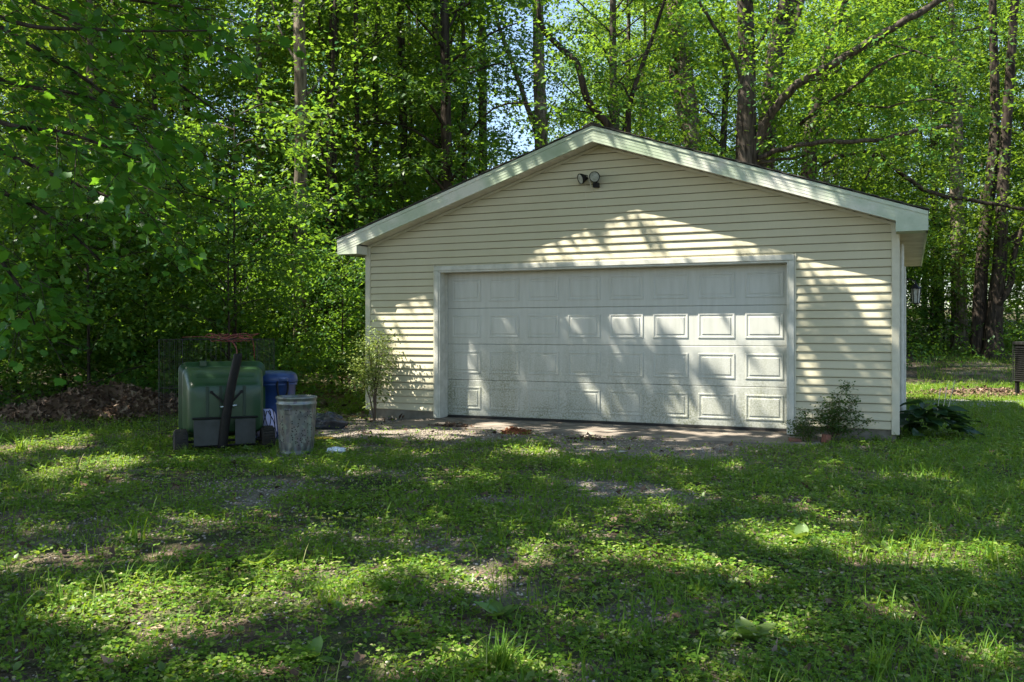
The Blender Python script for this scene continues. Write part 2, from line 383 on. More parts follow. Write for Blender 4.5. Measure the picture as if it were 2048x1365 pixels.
def sprays(r, C, az, ln, droop, nl, size):
    """flat leafy twigs: C (n,3) start, az heading, ln length; returns leaf pos, dir, normal, size"""
    n = len(C); d = np.stack([np.cos(az)*np.cos(droop), np.sin(az)*np.cos(droop), -np.sin(droop)], 1)
    p = np.stack([-np.sin(az), np.cos(az), r.normal(0, .25, n)], 1)
    t = ((np.arange(nl)+.6)/nl)[None, :]; side = np.where(np.arange(nl) % 2 == 0, 1., -1.)[None, :]
    w = side*r.uniform(.05, .45, (n, nl))*(1.1-.6*t)
    pos = C[:, None]+d[:, None]*(t*ln[:, None])[..., None]+p[:, None]*(w*ln[:, None])[..., None]
    pos[..., 2] -= 0.22*(t**2)*ln[:, None]
    pos += r.normal(0, .05, pos.shape)*ln[:, None, None]
    ld = d[:, None]*.6+p[:, None]*(side*.8)[..., None]+r.normal(0, .35, pos.shape); ld[..., 2] -= .25
    nm = r.normal(0, .36, pos.shape); nm[..., 2] += 1.0
    sz = size*r.uniform(.6, 1.25, (n, nl))
    return pos.reshape(-1, 3), ld.reshape(-1, 3), nm.reshape(-1, 3), sz.ravel()

# ------------------------------------------------------------------ ground
def inside_garage(x, y, m=0.0):
    return (x > -1.25-m) & (x < 6.13+m) & (y > -m) & (y < 5.9+m)
def gravel_mask(x, y):
    drive = .8*sstep(-1.8, 0, x)*sstep(6.6, 4.2, x)*sstep(9, 5, -y)
    near = sstep(-2.2, -0.6, x)*sstep(5.6, 3.6, x)*sstep(3.6, 0.9, -y)*sstep(1.2, 0.2, y)
    return np.clip(near*1.0+drive*0.62*sstep(.42, .58, fbm(x*.8+3, y*.8, 21))+0.45*sstep(.58, .68, fbm(x*1.5, y*1.5, 33)), 0, 1)
def grid_sheet(name, xs, ys, zoff=0.0, material='ground', kind='structure'):
    X, Y = np.meshgrid(xs, ys); Z = terrain(X, Y)+zoff
    fine = 0.018*(fbm(X*7, Y*7, 41)-.5)
    v = np.stack([X, Y, Z+fine*(depth(np.stack([X, Y], -1)) < 16)], -1).reshape(-1, 3)
    ny, nx = X.shape; idx = np.arange(nx*ny).reshape(ny, nx)
    f = np.stack([idx[:-1, :-1], idx[:-1, 1:], idx[1:, 1:], idx[1:, :-1]], -1).reshape(-1, 4)
    me = np_mesh(name, v, [f], M[material])
    at = me.attributes.new('gravel', 'FLOAT', 'POINT'); at.data.foreach_set('value', gravel_mask(v[:, 0], v[:, 1]).astype(np.float32))
    me.polygons.foreach_set('use_smooth', [True]*len(me.polygons))
    return tag(link_mesh(name, me), kind=kind)
def spaced(lo, a, b, hi, fine, growth=1.35):
    mid = list(np.arange(a, b+1e-6, fine)); s = fine; up = [mid[-1]]
    while up[-1] < hi: s *= growth; up.append(up[-1]+s)
    s = fine; dn = [mid[0]]
    while dn[-1] > lo: s *= growth; dn.append(dn[-1]-s)
    return np.array(dn[:0:-1]+mid+up[1:])
grid_sheet('ground', spaced(-140, -13, 17, 140, 0.11), spaced(-60, -13, 12, 180, 0.11))

# grey path crossing behind the hosta, as its own thin raised bed
pv = MB(); pa = []
for i in range(25):
    lat = 7.3+i*0.35
    for k, dd in enumerate((14.9, 15.6, 16.3, 16.9)):
        p = CF(lat, dd+0.12*math.sin(i*.9)+0.02*i+(0.12*random.uniform(-1, 1) if k in (0, 3) else 0)); p[2] = terrain(p[0], p[1])+(0.03 if 0 < k < 3 else 0.004); pa.append(p)
pv.add(pa, [(4*i+k, 4*i+4+k, 4*i+5+k, 4*i+1+k) for i in range(24) for k in range(3)])
tag(pv.build('path', M['path'], smooth=True), kind='structure')

# ------------------------------------------------------------------ garage
XL, XR, XC = -1.25, 6.13, 2.44
SL = 0.3333
DEP = 5.9
def rake_bot(x): return 3.76-SL*abs(x-XC)
gar = empty('garage', (XC, 0, 0), 'cream sided gable garage with a wide white panelled overhead door', 'garage')
def L_(x): return x-XC                                     # to garage-local x
# foundation ring
fb = MB()
fb.box(L_(XL+.02), L_(-.06), .012, .2, -.45, .10).box(L_(4.94), L_(XR-.02), .012, .2, -.45, .10)
fb.box(L_(XL+.02), L_(XL+.2), .2, DEP, -.45, .10).box(L_(XR-.2), L_(XR-.02), .2, DEP, -.45, .10).box(L_(XL+.2), L_(XR-.2), DEP-.2, DEP, -.45, .10)
fb.build('foundation', M['foundation'], gar, bevel=.01)
MB().box(L_(-.06), L_(4.94), .0, 5.7, -.3, -.012).build('floor_slab', M['concrete'], gar)
# front wall backing (with door opening) + siding boards as sub-parts
fw = MB()
fw.box(L_(XL+.01), L_(-.02), .0, .12, .10, 2.20).box(L_(4.90), L_(XR-.01), .0, .12, .10, 2.20)
fw.prism([(L_(XL+.01), 2.20), (L_(XR-.01), 2.20), (L_(XR-.01), rake_bot(XR)), (0, 3.76), (L_(XL+.01), rake_bot(XL))], .0, .12)
front = fw.build('front_wall', M['interior'], gar)
EXPO = 0.1016
def board(x0a, x1a, x0b, x1b, h0, h1, wav=0.0, seg=1):
    """one course: lower edge x0a..x1a at h0, upper edge x0b..x1b at h1; its underside and tucked top strip carry painted lap shadow"""
    mb = MB(); vs = []
    for i in range(seg+1):
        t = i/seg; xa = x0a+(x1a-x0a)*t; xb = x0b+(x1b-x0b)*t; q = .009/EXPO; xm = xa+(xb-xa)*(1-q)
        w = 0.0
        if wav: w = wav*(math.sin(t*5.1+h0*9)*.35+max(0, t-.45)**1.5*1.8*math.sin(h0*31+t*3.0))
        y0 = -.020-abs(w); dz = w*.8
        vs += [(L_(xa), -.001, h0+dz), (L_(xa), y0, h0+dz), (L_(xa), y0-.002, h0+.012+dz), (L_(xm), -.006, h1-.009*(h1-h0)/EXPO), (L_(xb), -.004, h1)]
    fs = []
    for i in range(seg):
        a = 5*i
        fs += [(a, a+1, a+6, a+5)[::-1], (a+1, a+2, a+7, a+6)[::-1], (a+2, a+3, a+8, a+7)[::-1], (a+3, a+4, a+9, a+8)[::-1]]
    n = 5*seg
    fs += [(0, 1, 2, 3, 4)[::-1], (n, n+1, n+2, n+3, n+4)]
    return mb.add(vs, fs)
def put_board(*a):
    mb = board(*a); o = mb.build('siding_board', M['siding'], front); o.data.materials.append(M['siding_lap_shade'])
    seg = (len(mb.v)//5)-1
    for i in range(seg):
        o.data.polygons[4*i].material_index = 1; o.data.polygons[4*i+3].material_index = 1  # underside and top strip get the painted shadow tone
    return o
k = 0; h = 0.09
while h < 3.74:
    h1 = min(h+EXPO, 3.755)
    def lim(hh):                                          # gable limits at height hh
        if hh <= rake_bot(XL): return XL+.06, XR-.06
        dx = max(0.0, (3.755-hh)/SL); return max(XL+.06, XC-dx), min(XR-.06, XC+dx)
    a0, b0 = lim(h); a1, b1 = lim(h1)
    if h1 <= 2.195:
        w = 0.0
        if k < 9: w = 0.012*(1-k/9)
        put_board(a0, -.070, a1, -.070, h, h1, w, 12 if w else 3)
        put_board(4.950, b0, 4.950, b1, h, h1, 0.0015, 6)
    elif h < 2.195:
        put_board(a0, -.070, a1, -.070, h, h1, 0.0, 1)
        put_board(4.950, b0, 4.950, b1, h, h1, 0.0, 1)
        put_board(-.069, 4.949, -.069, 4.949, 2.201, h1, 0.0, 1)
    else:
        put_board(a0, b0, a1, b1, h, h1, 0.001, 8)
    h += EXPO; k += 1
# side and back walls with lapped courses (seen edge on)
for name, xw, sg in (('side_wall', XL, -1), ('side_wall', XR, 1)):
    sw = MB(); xs = L_(xw)
    sw.box(min(xs-sg*.12, xs-sg*.01), max(xs-sg*.12, xs-sg*.01), .121, DEP, .10, 2.46)
    hh = .09
    while hh < 2.42:
        y0, y1 = .05, DEP
        vs = [(xs-sg*.01, y0, hh), (xs+sg*.012, y0, hh), (xs-sg*.006, y0, hh+EXPO), (xs-sg*.01, y1, hh), (xs+sg*.012, y1, hh), (xs-sg*.006, y1, hh+EXPO)]
        fs = [(0, 1, 4, 3), (1, 2, 5, 4), (0, 2, 1), (3, 4, 5)]
        sw.add(vs, fs if sg > 0 else [f[::-1] for f in fs]); hh += EXPO
    sw.build(name, M['siding'], gar)
bw = MB().prism([(L_(XL+.13), .10), (L_(XR-.13), .10), (L_(XR-.13), 2.45), (0, 3.70), (L_(XL+.13), 2.45)], DEP-.12, DEP)
bw.build('back_wall', M['siding'], gar)
# corner posts
MB().box(L_(XL-.015), L_(XL+.07), -.034, .055, .075, rake_bot(XL)-.01).build('corner_trim', M['cream_trim'], gar, bevel=.008)
MB().box(L_(XR-.07), L_(XR+.018), -.034, .06, .03, rake_bot(XR)-.01).build('corner_trim', M['cream_trim'], gar, bevel=.008)
# door casing and jambs
cs = empty('door_frame', (0, 0, 0), None, None); cs.parent = gar
MB().box(L_(-.078), L_(-.012), -.040, .0, -.01, 2.129).build('casing_board', M['white_trim'], cs, bevel=.006)
MB().box(L_(4.892), L_(4.958), -.040, .0, -.02, 2.129).build('casing_board', M['white_trim'], cs, bevel=.006)
MB().box(L_(-.078), L_(4.958), -.042, .0, 2.130, 2.200).build('casing_board', M['white_trim'], cs, bevel=.006)
MB().box(L_(-.098), L_(-.080), -.026, .0, .0, 2.215).build('trim_channel', M['cream_trim'], cs)
MB().box(L_(4.960), L_(4.978), -.026, .0, .0, 2.215).build('trim_channel', M['cream_trim'], cs)
MB().box(L_(-.014), L_(.012), -.028, .23, -.01, 2.1045).build('jamb_board', M['white_trim'], cs, bevel=.003)
MB().box(L_(4.868), L_(4.894), -.028, .23, -.02, 2.1045).build('jamb_board', M['white_trim'], cs, bevel=.003)
MB().box(L_(-.014), L_(4.894), -.028, .23, 2.105, 2.1285).build('jamb_board', M['white_trim'], cs, bevel=.003)
MB().box(L_(.0122), L_(.030), .145, .183, .0, 2.104).build('stop_strip', M['white_trim'], cs, bevel=.004)
MB().box(L_(4.85), L_(4.8678), .145, .183, .0, 2.104).build('stop_strip', M['white_trim'], cs, bevel=.004)
# sectional door: four sections, 32 pressed panels
DY = .19
door = MB().box(L_(.016), L_(4.864), DY+.008, DY+.045, .03, 2.105).build('garage_door', M['dark_gap'], gar)
SH = 2.085/4
def panel_mesh(w, hgt):
    mb = MB()
    def ring(m, y): return [(-w/2+m, y, -hgt/2+m), (w/2-m, y, -hgt/2+m), (w/2-m, y, hgt/2-m), (-w/2+m, y, hgt/2-m)]
    rings = [ring(0, 0), ring(.003, -.007), ring(.014, -.0085), ring(.024, -.007), ring(.028, -.002), ring(.052, -.002), ring(.057, -.008)]
    vs = sum(rings, []); fs = []
    for i in range(len(rings)-1):
        for j in range(4):
            a = 4*i+j; b = 4*i+(j+1) % 4; fs.append((a, b, b+4, a+4))
    fs.append(tuple(range(4*len(rings)-4, 4*len(rings)))); mb.add(vs, fs)
    return mb.mesh('raised_panel', M['door'])
pm = panel_mesh(.475, .328)
for r in range(4):
    z0 = .022+r*SH
    sct = MB()
    c_ = .006
    x0, x1, za, zb = L_(.014), L_(4.866), z0+.0015, z0+SH-.0015
    sct.add([(x0, DY, za+c_), (x1, DY, za+c_), (x1, DY, zb-c_), (x0, DY, zb-c_), (x0, DY+c_, za), (x1, DY+c_, za), (x1, DY+c_, zb), (x0, DY+c_, zb)],
            [(0, 1, 2, 3), (4, 5, 1, 0), (3, 2, 6, 7), (4, 0, 3, 7), (1, 5, 6, 2)])
    sct.build('door_section', M['door'], door)
    for c in range(8):
        o = link_mesh('raised_panel', pm, door, (L_(.02+.30+c*.605+.012), DY-.0005, z0+SH*.5))
MB().box(L_(.016), L_(4.864), DY-.012, DY+.03, -.004, .021).build('bottom_seal', M['dark_gap'], door)
# roof: two slopes of shingle courses on a deck
EX = .32; FY = -.32; BY = DEP+.12
def roof_side(sg):
    mb = MB()
    xe = (XR+EX-XC) if sg > 0 else (XC-XL+EX)
    def zt(d): return 3.972-SL*d
    n = 15
    for i in range(n):
        d0 = i*xe/n; d1 = (i+1)*xe/n+.012
        for (a, b) in ((FY-.022, BY+.02),):
            za0 = zt(d0)+.004; za1 = zt(d1)+.014
            vs = [(sg*d0, a, za0-.012), (sg*d1, a, za1-.012), (sg*d1, b, za1-.012), (sg*d0, b, za0-.012), (sg*d0, a, za0), (sg*d1, a, za1), (sg*d1, b, za1), (sg*d0, b, za0)]
            fs = [(0, 3, 2, 1), (4, 5, 6, 7), (0, 1, 5, 4), (1, 2, 6, 5), (2, 3, 7, 6), (3, 0, 4, 7)]
            mb.add(vs, fs if sg > 0 else [f[::-1] for f in fs])
    return mb.build('shingles', M['shingle'], gar)
roof_side(1); roof_side(-1)
dk = MB()
dk.prism([(L_(XL-EX)+.012, 2.585), (L_(XL-EX)+.012, 2.615), (0, 3.958), (L_(XR+EX)-.012, 2.612), (L_(XR+EX)-.012, 2.582), (0, 3.93)][::-1], FY+.03, BY)
dk.build('roof_deck', M['interior'], gar)
# ridge cap
MB().prism([(-.12, 3.946), (0, 3.985), (.12, 3.946), (.12, 3.958), (0, 3.999), (-.12, 3.958)], FY-.026, BY+.024).build('ridge_cap', M['shingle'], gar)
# rake fascia boards with stepped clad profile
for sg in (-1, 1):
    xe = (XR+EX-XC) if sg > 0 else (XC-XL+EX)
    z0t, zet = 3.955, 3.955-SL*xe
    lo = .205
    def rk(y0, y1, top, bot, name, m):
        p = [(0, z0t-bot), (sg*xe, zet-bot), (sg*xe, zet-top), (0, z0t-top)]
        if sg < 0: p = p[::-1]
        return MB().prism(p, y0, y1).build(name, M[m], gar)
    rk(FY, FY+.03, .046, .205, 'rake_board', 'fascia')
    rk(FY-.010, FY+.03, .0, .045, 'rake_trim', 'fascia')
    for q in (.085, .125, .165):                          # embossed lines of the cladding
        rk(FY-.0022, FY-.0002, q, q+.004, 'rake_bead', 'fascia')
    # boxed return at the eave end
    xw = (XR-XC) if sg > 0 else (XC-XL)
    zb = zet-.205
    p = [(sg*(xw-.02), zb-.012), (sg*xe, zb-.012), (sg*xe, zb-.0005), (sg*(xw-.02), zet-.205+SL*(xe-xw+.02)-.0005)]
    if sg < 0: p = p[::-1]
    MB().prism(p, FY+.002, -.002).build('eave_return', M['fascia'], gar)
    # sloped, ribbed soffit under the rake
    sf = MB(); nrib = 40
    vs = []; fs = []
    for i in range(nrib*4+1):
        d = i/(nrib*4)*(xw-.02); zz = 3.955-.198-SL*d+.004+(.007 if i % 4 in (0,) else 0.0)
        vs += [(sg*d, FY+.031, zz), (sg*d, -.0005, zz)]
    for i in range(nrib*4):
        fs.append((2*i, 2*i+1, 2*i+3, 2*i+2))
    sf.add(vs, fs); sf.build('rake_soffit', M['soffit'], gar)
    ch = [(0, 3.757-.035), (sg*(xw-.03), 3.757-.035-SL*(xw-.03)), (sg*(xw-.03), 3.757-SL*(xw-.03)-.001), (0, 3.756)]
    if sg < 0: ch = ch[::-1]
    MB().prism(ch, -.036, -.0225).build('frieze_channel', M['cream_trim'], gar)
    # level soffit and eave fascia along the side
    x0, x1 = sorted((sg*(xw+.004), sg*(xe-.022)))
    es = MB(); es.box(x0, x1, .0, BY, zb, zb+.012)
    yy = .1
    while yy < BY: es.box(x0+.001, x1-.001, yy, yy+.02, zb-.004, zb+.001); yy += .1
    es.build('eave_soffit', M['soffit'], gar)
    x0, x1 = sorted((sg*(xe-.0215), sg*(xe-.001)))
    MB().box(x0, x1, FY+.0305, BY, zb-.012, zet-.01).build('eave_fascia', M['fascia'], gar)
# side door on the right-hand wall, seen edge on
sd = MB(); X = L_(XR)
sd.box(X+.013, X+.075, 2.2, 2.32, .0, 2.16).box(X+.013, X+.075, 3.24, 3.36, .0, 2.16).box(X+.013, X+.07, 2.321, 3.239, 2.05, 2.155)
sdo = sd.build('side_door_frame', M['white_trim'], gar, bevel=.004)
MB().box(X+.013, X+.035, 2.321, 3.239, .03, 2.049).build('side_door', M['cream_trim'], sdo)
MB().box(X+.013, X+.06, .9, .97, .05, 2.35).box(X+.013, X+.05, .72, .76, .05, 2.35).build('conduit_pipe', M['white_trim'], gar, bevel=.01)

# apron
ap = MB(); prev = None; nx = 26; ny = 6; vs = []
for j in range(ny+1):
    for i in range(nx+1):
        x = -.42+i*(5.75/nx); y = -.013-j*(.83/ny)
        if j == ny: y += random.uniform(-.03, .03)
        if i in (0, nx): x += random.uniform(-.05, .05)
        vs.append((x, y, -.028-.012*j/ny+random.uniform(-.004, .004)))
fs = [(j*(nx+1)+i, (j+1)*(nx+1)+i, (j+1)*(nx+1)+i+1, j*(nx+1)+i+1) for j in range(ny) for i in range(nx)]
n0 = len(vs); vs += [(x, y, -.2) for x, y, z in vs]
edge = [i for i in range(nx+1)]
for i in range(nx):
    a = ny*(nx+1)+i; fs.append((a, a+n0, a+n0+1, a+1))
for j in range(ny):
    a = j*(nx+1); fs.append((a, a+n0, a+nx+1+n0, a+nx+1)); b = a+nx; fs.append((b, b+nx+1, b+nx+1+n0, b+n0))
tag(ap.add(vs, fs).build('concrete_apron', M['concrete']), kind='structure')

# ------------------------------------------------------------------ trees
def limb_path(p0, p1, n, wob):
    p0 = np.asarray(p0, float); p1 = np.asarray(p1, float)
    return [p0+(p1-p0)*t+(np.random.default_rng(int(abs(p0[0]*97+p1[2]*31+i*7)) % 9999).normal(0, wob, 3) if 0 < t < 1 else 0) for i, t in enumerate(np.linspace(0, 1, n))]
def smooth_path(pts, per=5):
    pts = [np.asarray(p, float) for p in pts]; out = []
    P = [2*pts[0]-pts[1]]+pts+[2*pts[-1]-pts[-2]]
    for i in range(1, len(P)-2):
        for t in np.linspace(0, 1, per, endpoint=False):
            a, b, c, d = P[i-1], P[i], P[i+1], P[i+2]
            out.append(.5*((2*b)+(-a+c)*t+(2*a-5*b+4*c-d)*t*t+(-a+3*b-3*c+d)*t**3))
    out.append(pts[-1]); return out

def crown_variant(seed, H, h0, R, nbr, nsp, nl, lsize, trunk_r, matleaf, bark, tmpl, lean=0.3, pcurve=1.0):
    """a tree template centred on the origin: (trunk mesh with limbs, crown mesh)"""
    r = np.random.default_rng(seed); st = random.getstate(); random.seed(seed)
    mb = MB(); n = 9
    bend = r.normal(0, lean*.12, 2)
    tp = [np.array([bend[0]*H*.25*(t**1.5)+r.normal(0, .02)*t*H*.15, bend[1]*H*.25*(t**1.5)+r.normal(0, .02)*t*H*.15, t*H-.35*(t == 0)]) for t in np.linspace(0, 1, n)]
    mb.tube(tp, [trunk_r*(1.35 if i == 0 else 1)*(1-.85*(i/(n-1))**1.15) for i in range(n)], 8, wob=.06)
    pos = []; C = []; A = []
    for b in range(nbr):
        t = (h0+(H*.97-h0)*(b+r.uniform(0, 1))/nbr)/H
        base = np.array([np.interp(t*(n-1), range(n), [p[c] for p in tp]) for c in range(3)])
        az = r.uniform(0, 6.283); prof = (.55+.45*math.sin(math.pi*min(1, (t*H-h0)/(H-h0)*.8+.25)))**pcurve
        ln = R*prof*r.uniform(.6, 1.1); up = r.uniform(.05, .75)
        end = base+np.array([math.cos(az)*ln, math.sin(az)*ln, up*ln*.8])
        mid = (base+end)/2+np.array([r.normal(0, .1)*ln, r.normal(0, .1)*ln, .12*ln])
        path = smooth_path([base, mid, end], 4)
        br = max(.012, trunk_r*.30*(1-.7*t))
        mb.tube(path, list(np.linspace(br, br*.3, len(path))), 4, caps=False)
        for s in range(nsp):
            f = r.uniform(.25, 1.0); p = np.array([np.interp(f*(len(path)-1), range(len(path)), [q[c] for q in path]) for c in range(3)])
            C.append(p+r.normal(0, .12, 3)); A.append(az+r.normal(0, .9))
    C = np.array(C); A = np.array(A)
    pos, ld, nm, sz = sprays(r, C, A, r.uniform(.6, 1.45, len(C))*(.75 if H < 8 else 1), r.normal(.12, .2, len(C)), nl, lsize)
    v, f = leaves(pos, ld, nm, sz, tmpl)
    random.setstate(st)
    return mb.mesh('trunk', M[bark], True), np_mesh('crown', v, f, M[matleaf])

TALL = [crown_variant(100+i, 16.5, [1.8, 2.6, 3.6, 1.4, 2.2][i], [2.6, 2.9, 3.1, 2.3, 2.7][i], 42, 11, 36, .110, [.11, .14, .16, .09, .12][i], ['wood_leaf', 'under_leaf', 'wood_leaf', 'under_leaf', 'wood_leaf'][i], ['bark_grey', 'bark_dark', 'bark_grey', 'bark_dark', 'bark_pale'][i], T_MAPLE5) for i in range(5)]
SAP = [crown_variant(200+i, [4.2, 5.2, 3.2][i], .25, [1.5, 1.7, 1.3][i], 22, 9, 28, .092, .03, 'under_leaf', 'bark_dark', T_MAPLE5) for i in range(3)]

def filler(name, variants, spots, label, cat, group):
    protos = {}
    for (x, y, vi, sc, rz) in spots:
        z = float(terrain(x, y))-.05
        if vi not in protos:
            e = empty(name, (x, y, z), label[vi], cat, group, rz); e.scale = (sc,)*3
            link_mesh('trunk', variants[vi][0], e); link_mesh('crown', variants[vi][1], e); protos[vi] = e
        else:
            copy_thing(protos[vi], (x, y, z), rz, sc)

spots = []; pts = []
r = np.random.default_rng(5)
def try_add(lat, dep, mind):
    p = CF(lat, dep); x, y = p[0], p[1]
    if inside_garage(x, y, 2.0): return None
    if x > 6.0 and y < 9.5 and dep < 25: return None       # open lawn on the right
    px = 1024+lat/dep*FPX
    if px > 940 and dep < 25 and mind > 1.5: return None
    if mind > 1.5 and 935 < px < 1190: return None
    if px > 1300 and dep < 28 and mind > 1.5: return None
    if 1860 < px < 2048 and dep < 27: return None
    if mind > 1.5 and 375 < px < 515: return None
    for q in pts:
        if (q[0]-x)**2+(q[1]-y)**2 < mind*mind: return None
    pts.append((x, y)); return x, y
for dep0, dep1, n, mind in ((20, 26, 24, 2.1), (26, 34, 46, 2.2), (34, 47, 54, 2.5)):
    for _ in range(n*6):
        if n <= 0: break
        dep = r.uniform(dep0, dep1); lat = r.uniform(-.68*dep, .72*dep)
        s = try_add(lat, dep, mind)
        if s: spots.append((*s, int(r.integers(0, 5)), r.uniform(.82, 1.2), r.uniform(0, 6.28))); n -= 1
filler('woodland_tree', TALL, spots, ['slender %s woodland tree in the dense wood behind the garage and cart' % w for w in ('grey-barked', 'dark-barked', 'thick grey-barked', 'thin dark-barked', 'pale-barked')], 'tree', 'trees of the dense wood')
spots = []; pts = []
for dep0, dep1, n, mind in ((13.6, 18, 26, 1.0), (18, 28, 38, 1.4), (25, 38, 34, 1.45)):
    for _ in range(n*8):
        if n <= 0: break
        dep = r.uniform(dep0, dep1); lat = r.uniform(-.64*dep, .66*dep)
        p = CF(lat, dep)
        if dep < 18 and lat > -2.5: continue
        if lat > 4 and dep < 24: continue
        if 550 < 1024+lat/dep*FPX < 650 and dep < 19.3: continue
        s = try_add(lat, dep, mind)
        if s: spots.append((*s, int(r.integers(0, 3)), r.uniform(.7, 1.25), r.uniform(0, 6.28))); n -= 1
filler('sapling', SAP, spots, ['%s leafy understory sapling growing among the wood trunks' % w for w in ('middling', 'tall', 'low')], 'sapling', 'understory saplings of the wood')

# named trees the photograph shows: trunk paths in real space, limbs, own crowns
def clump_leaves(r, centers, n_each, spread, size, tmpl, nl=16, ln=.7):
    C = np.repeat(np.asarray(centers, float), n_each, 0); C = C+r.normal(0, spread, C.shape)*np.array([1, 1, .6])
    pos, ld, nm, sz = sprays(r, C, r.uniform(0, 6.28, len(C)), r.uniform(.6, 1.2, len(C))*ln, r.normal(.2, .3, len(C)), nl, size)
    return leaves(pos, ld, nm, sz, tmpl)
def named_tree(name, label, dep, trunk, wpx, limbs=(), bark='bark_grey', leafpts=(), seed=1, n_each=16, spread=.8, lsize=.11, base_flare=1.35, matleaf='wood_leaf', sides=14):
    """trunk: pixels from the foot up at depth dep; wpx: widths in photo pixels"""
    r = np.random.default_rng(seed)
    foot = W(trunk[0][0], trunk[0][1], dep); foot[2] = terrain(foot[0], foot[1])-.3
    root = empty(name, foot, label, 'tree')
    P = [foot]+[W(x, y, dep+.15*math.sin(i*2.1+seed)) for i, (x, y) in enumerate(trunk) if i > 0]
    # carry on above the frame
    d = P[-1]-P[-2]; d = d/np.linalg.norm(d)
    P += [P[-1]+d*2.5+np.array([.1, .1, .3]), P[-1]+d*5.5]
    wp = list(wpx)+[wpx[-1]*.8, wpx[-1]*.35]
    path = smooth_path([p-foot for p in P], 5)
    ww = np.interp(np.linspace(0, len(P)-1, len(path)), range(len(P)), wp)
    rad = ww*.5/FPX*dep; rad[0] *= base_flare; rad[1] *= 1+(base_flare-1)*.5
    st = MB().tube(path, list(rad), sides, wob=.045); tr = st.build('trunk', M[bark], root, smooth=True)
    tips = [p for p in path[-6:]]
    for (pp, w0, w1, dd) in limbs:
        q = smooth_path([W(x, y, dep+dd*i/(max(1, len(pp)-1)))-foot for i, (x, y) in enumerate(pp)], 5)
        q = [p+np.array([0, 0, .02*math.sin(i*1.9)]) for i, p in enumerate(q)]
        MB().tube(q, list(np.linspace(w0, w1, len(q))*.5/FPX*dep), 8, wob=.08).build('limb', M[bark], root, smooth=True)
        tips += [p+VW*.9+np.array([0, 0, .2]) for p in q[len(q)//3::2]]
    cen = [W(x, y, dep+r.uniform(-1.6, 1.2))-foot for (x, y) in leafpts]+[t+np.array([0, 0, .15]) for t in tips]
    cen += [tips[int(i)]+r.normal(0, 1.2, 3) for i in r.integers(0, min(6, len(tips)), 12)]
    v, f = clump_leaves(r, cen, n_each, spread, lsize, T_MAPLE5)
    link_mesh('crown', np_mesh('crown', v, f, M[matleaf]), root)
    return root
named_tree('tall_tree', 'tall straight trunk with pale peeling patches rising left of the garage eave', 19.5,
           [(603, 735), (601, 600), (600, 450), (602, 300), (601, 150), (598, 0)], [34, 29, 27, 26, 25, 23],
           limbs=[([(604, 330), (650, 240), (690, 150)], 7, 2, .5), ([(598, 520), (540, 470), (480, 430)], 6, 2, -.4), ([(606, 200), (640, 160), (665, 130)], 5, 2, .3), ([(596, 130), (560, 60), (540, -10)], 6, 3, .4)],
           bark='bark_pale', leafpts=[(560, 60), (650, 80), (520, 140), (540, 220), (660, 190), (640, 330), (560, 400)], seed=3, n_each=8, spread=.55)
named_tree('slim_tree', 'slim dark trunk just above the left end of the garage eave', 21,
           [(716, 700), (714, 450), (714, 250), (712, 0)], [12, 11, 10, 9], bark='bark_dark', leafpts=[(700, 80), (740, 140), (690, 220), (735, 300), (700, 380)], seed=4, n_each=7, limbs=[([(713, 270), (690, 220), (640, 160)], 4, 2, .3), ([(713, 130), (750, 90), (780, 70)], 4, 2, .4)])
named_tree('slim_tree', 'thin twin-looking pole trunk between the pale trunk and the eave', 20,
           [(657, 720), (656, 480), (660, 300), (668, 60), (670, 0)], [11, 10, 9, 7, 6], bark='bark_dark', leafpts=[(640, 260), (680, 160), (650, 90)], seed=5, n_each=6)
named_tree('slim_tree', 'dark trunk showing through leaves midway up the left roof slope', 25,
           [(800, 700), (803, 400), (806, 200), (800, 0)], [20, 18, 17, 15], bark='bark_dark', leafpts=[(790, 90), (830, 150), (770, 200), (820, 260)], seed=6, n_each=9)
named_tree('slim_tree', 'grey trunk leaning slightly right over the middle of the left roof slope', 26,
           [(890, 700), (884, 350), (880, 160), (868, 0)], [20, 18, 17, 15], bark='bark_grey', leafpts=[(860, 120), (910, 60), (920, 180), (850, 230), (900, 300)], seed=7, n_each=10, limbs=[([(882, 150), (910, 60), (930, -10)], 7, 4, .4)])
named_tree('slim_tree', 'grey trunk left of the blue sky gap above the roof', 27,
           [(968, 700), (966, 350), (965, 150), (962, 0)], [18, 17, 16, 13], bark='bark_grey', leafpts=[(940, 60), (985, 110), (950, 220), (980, 250)], seed=8, n_each=8)
named_tree('pale_tree', 'pale upright trunk with a leaning side stem by the roof peak', 24,
           [(1088, 700), (1083, 300), (1078, 150), (1077, 0)], [30, 27, 24, 21], bark='bark_pale', leafpts=[(1060, 240), (1110, 250), (1050, 30)], seed=9, n_each=4, spread=.5,
           limbs=[([(1082, 290), (1055, 215), (1030, 140), (1000, 60), (985, 0)], 12, 8, .8), ([(1080, 250), (1040, 200), (1020, 180)], 5, 3, .3), ([(1084, 290), (1098, 230), (1112, 200)], 5, 2, -.3)])
named_tree('curved_tree', 'dark S-curved stem bending over the roof peak', 19.5,
           [(1300, 700), (1265, 330), (1222, 258), (1175, 200), (1155, 130), (1120, 95), (1085, 55), (1076, 0)], [17, 16, 15, 14, 13, 12, 11, 9], bark='bark_dark', leafpts=[(1130, 40), (1150, 80), (1180, 30), (1200, 80), (1165, 110)], seed=10, n_each=7, spread=.45, base_flare=1.1)
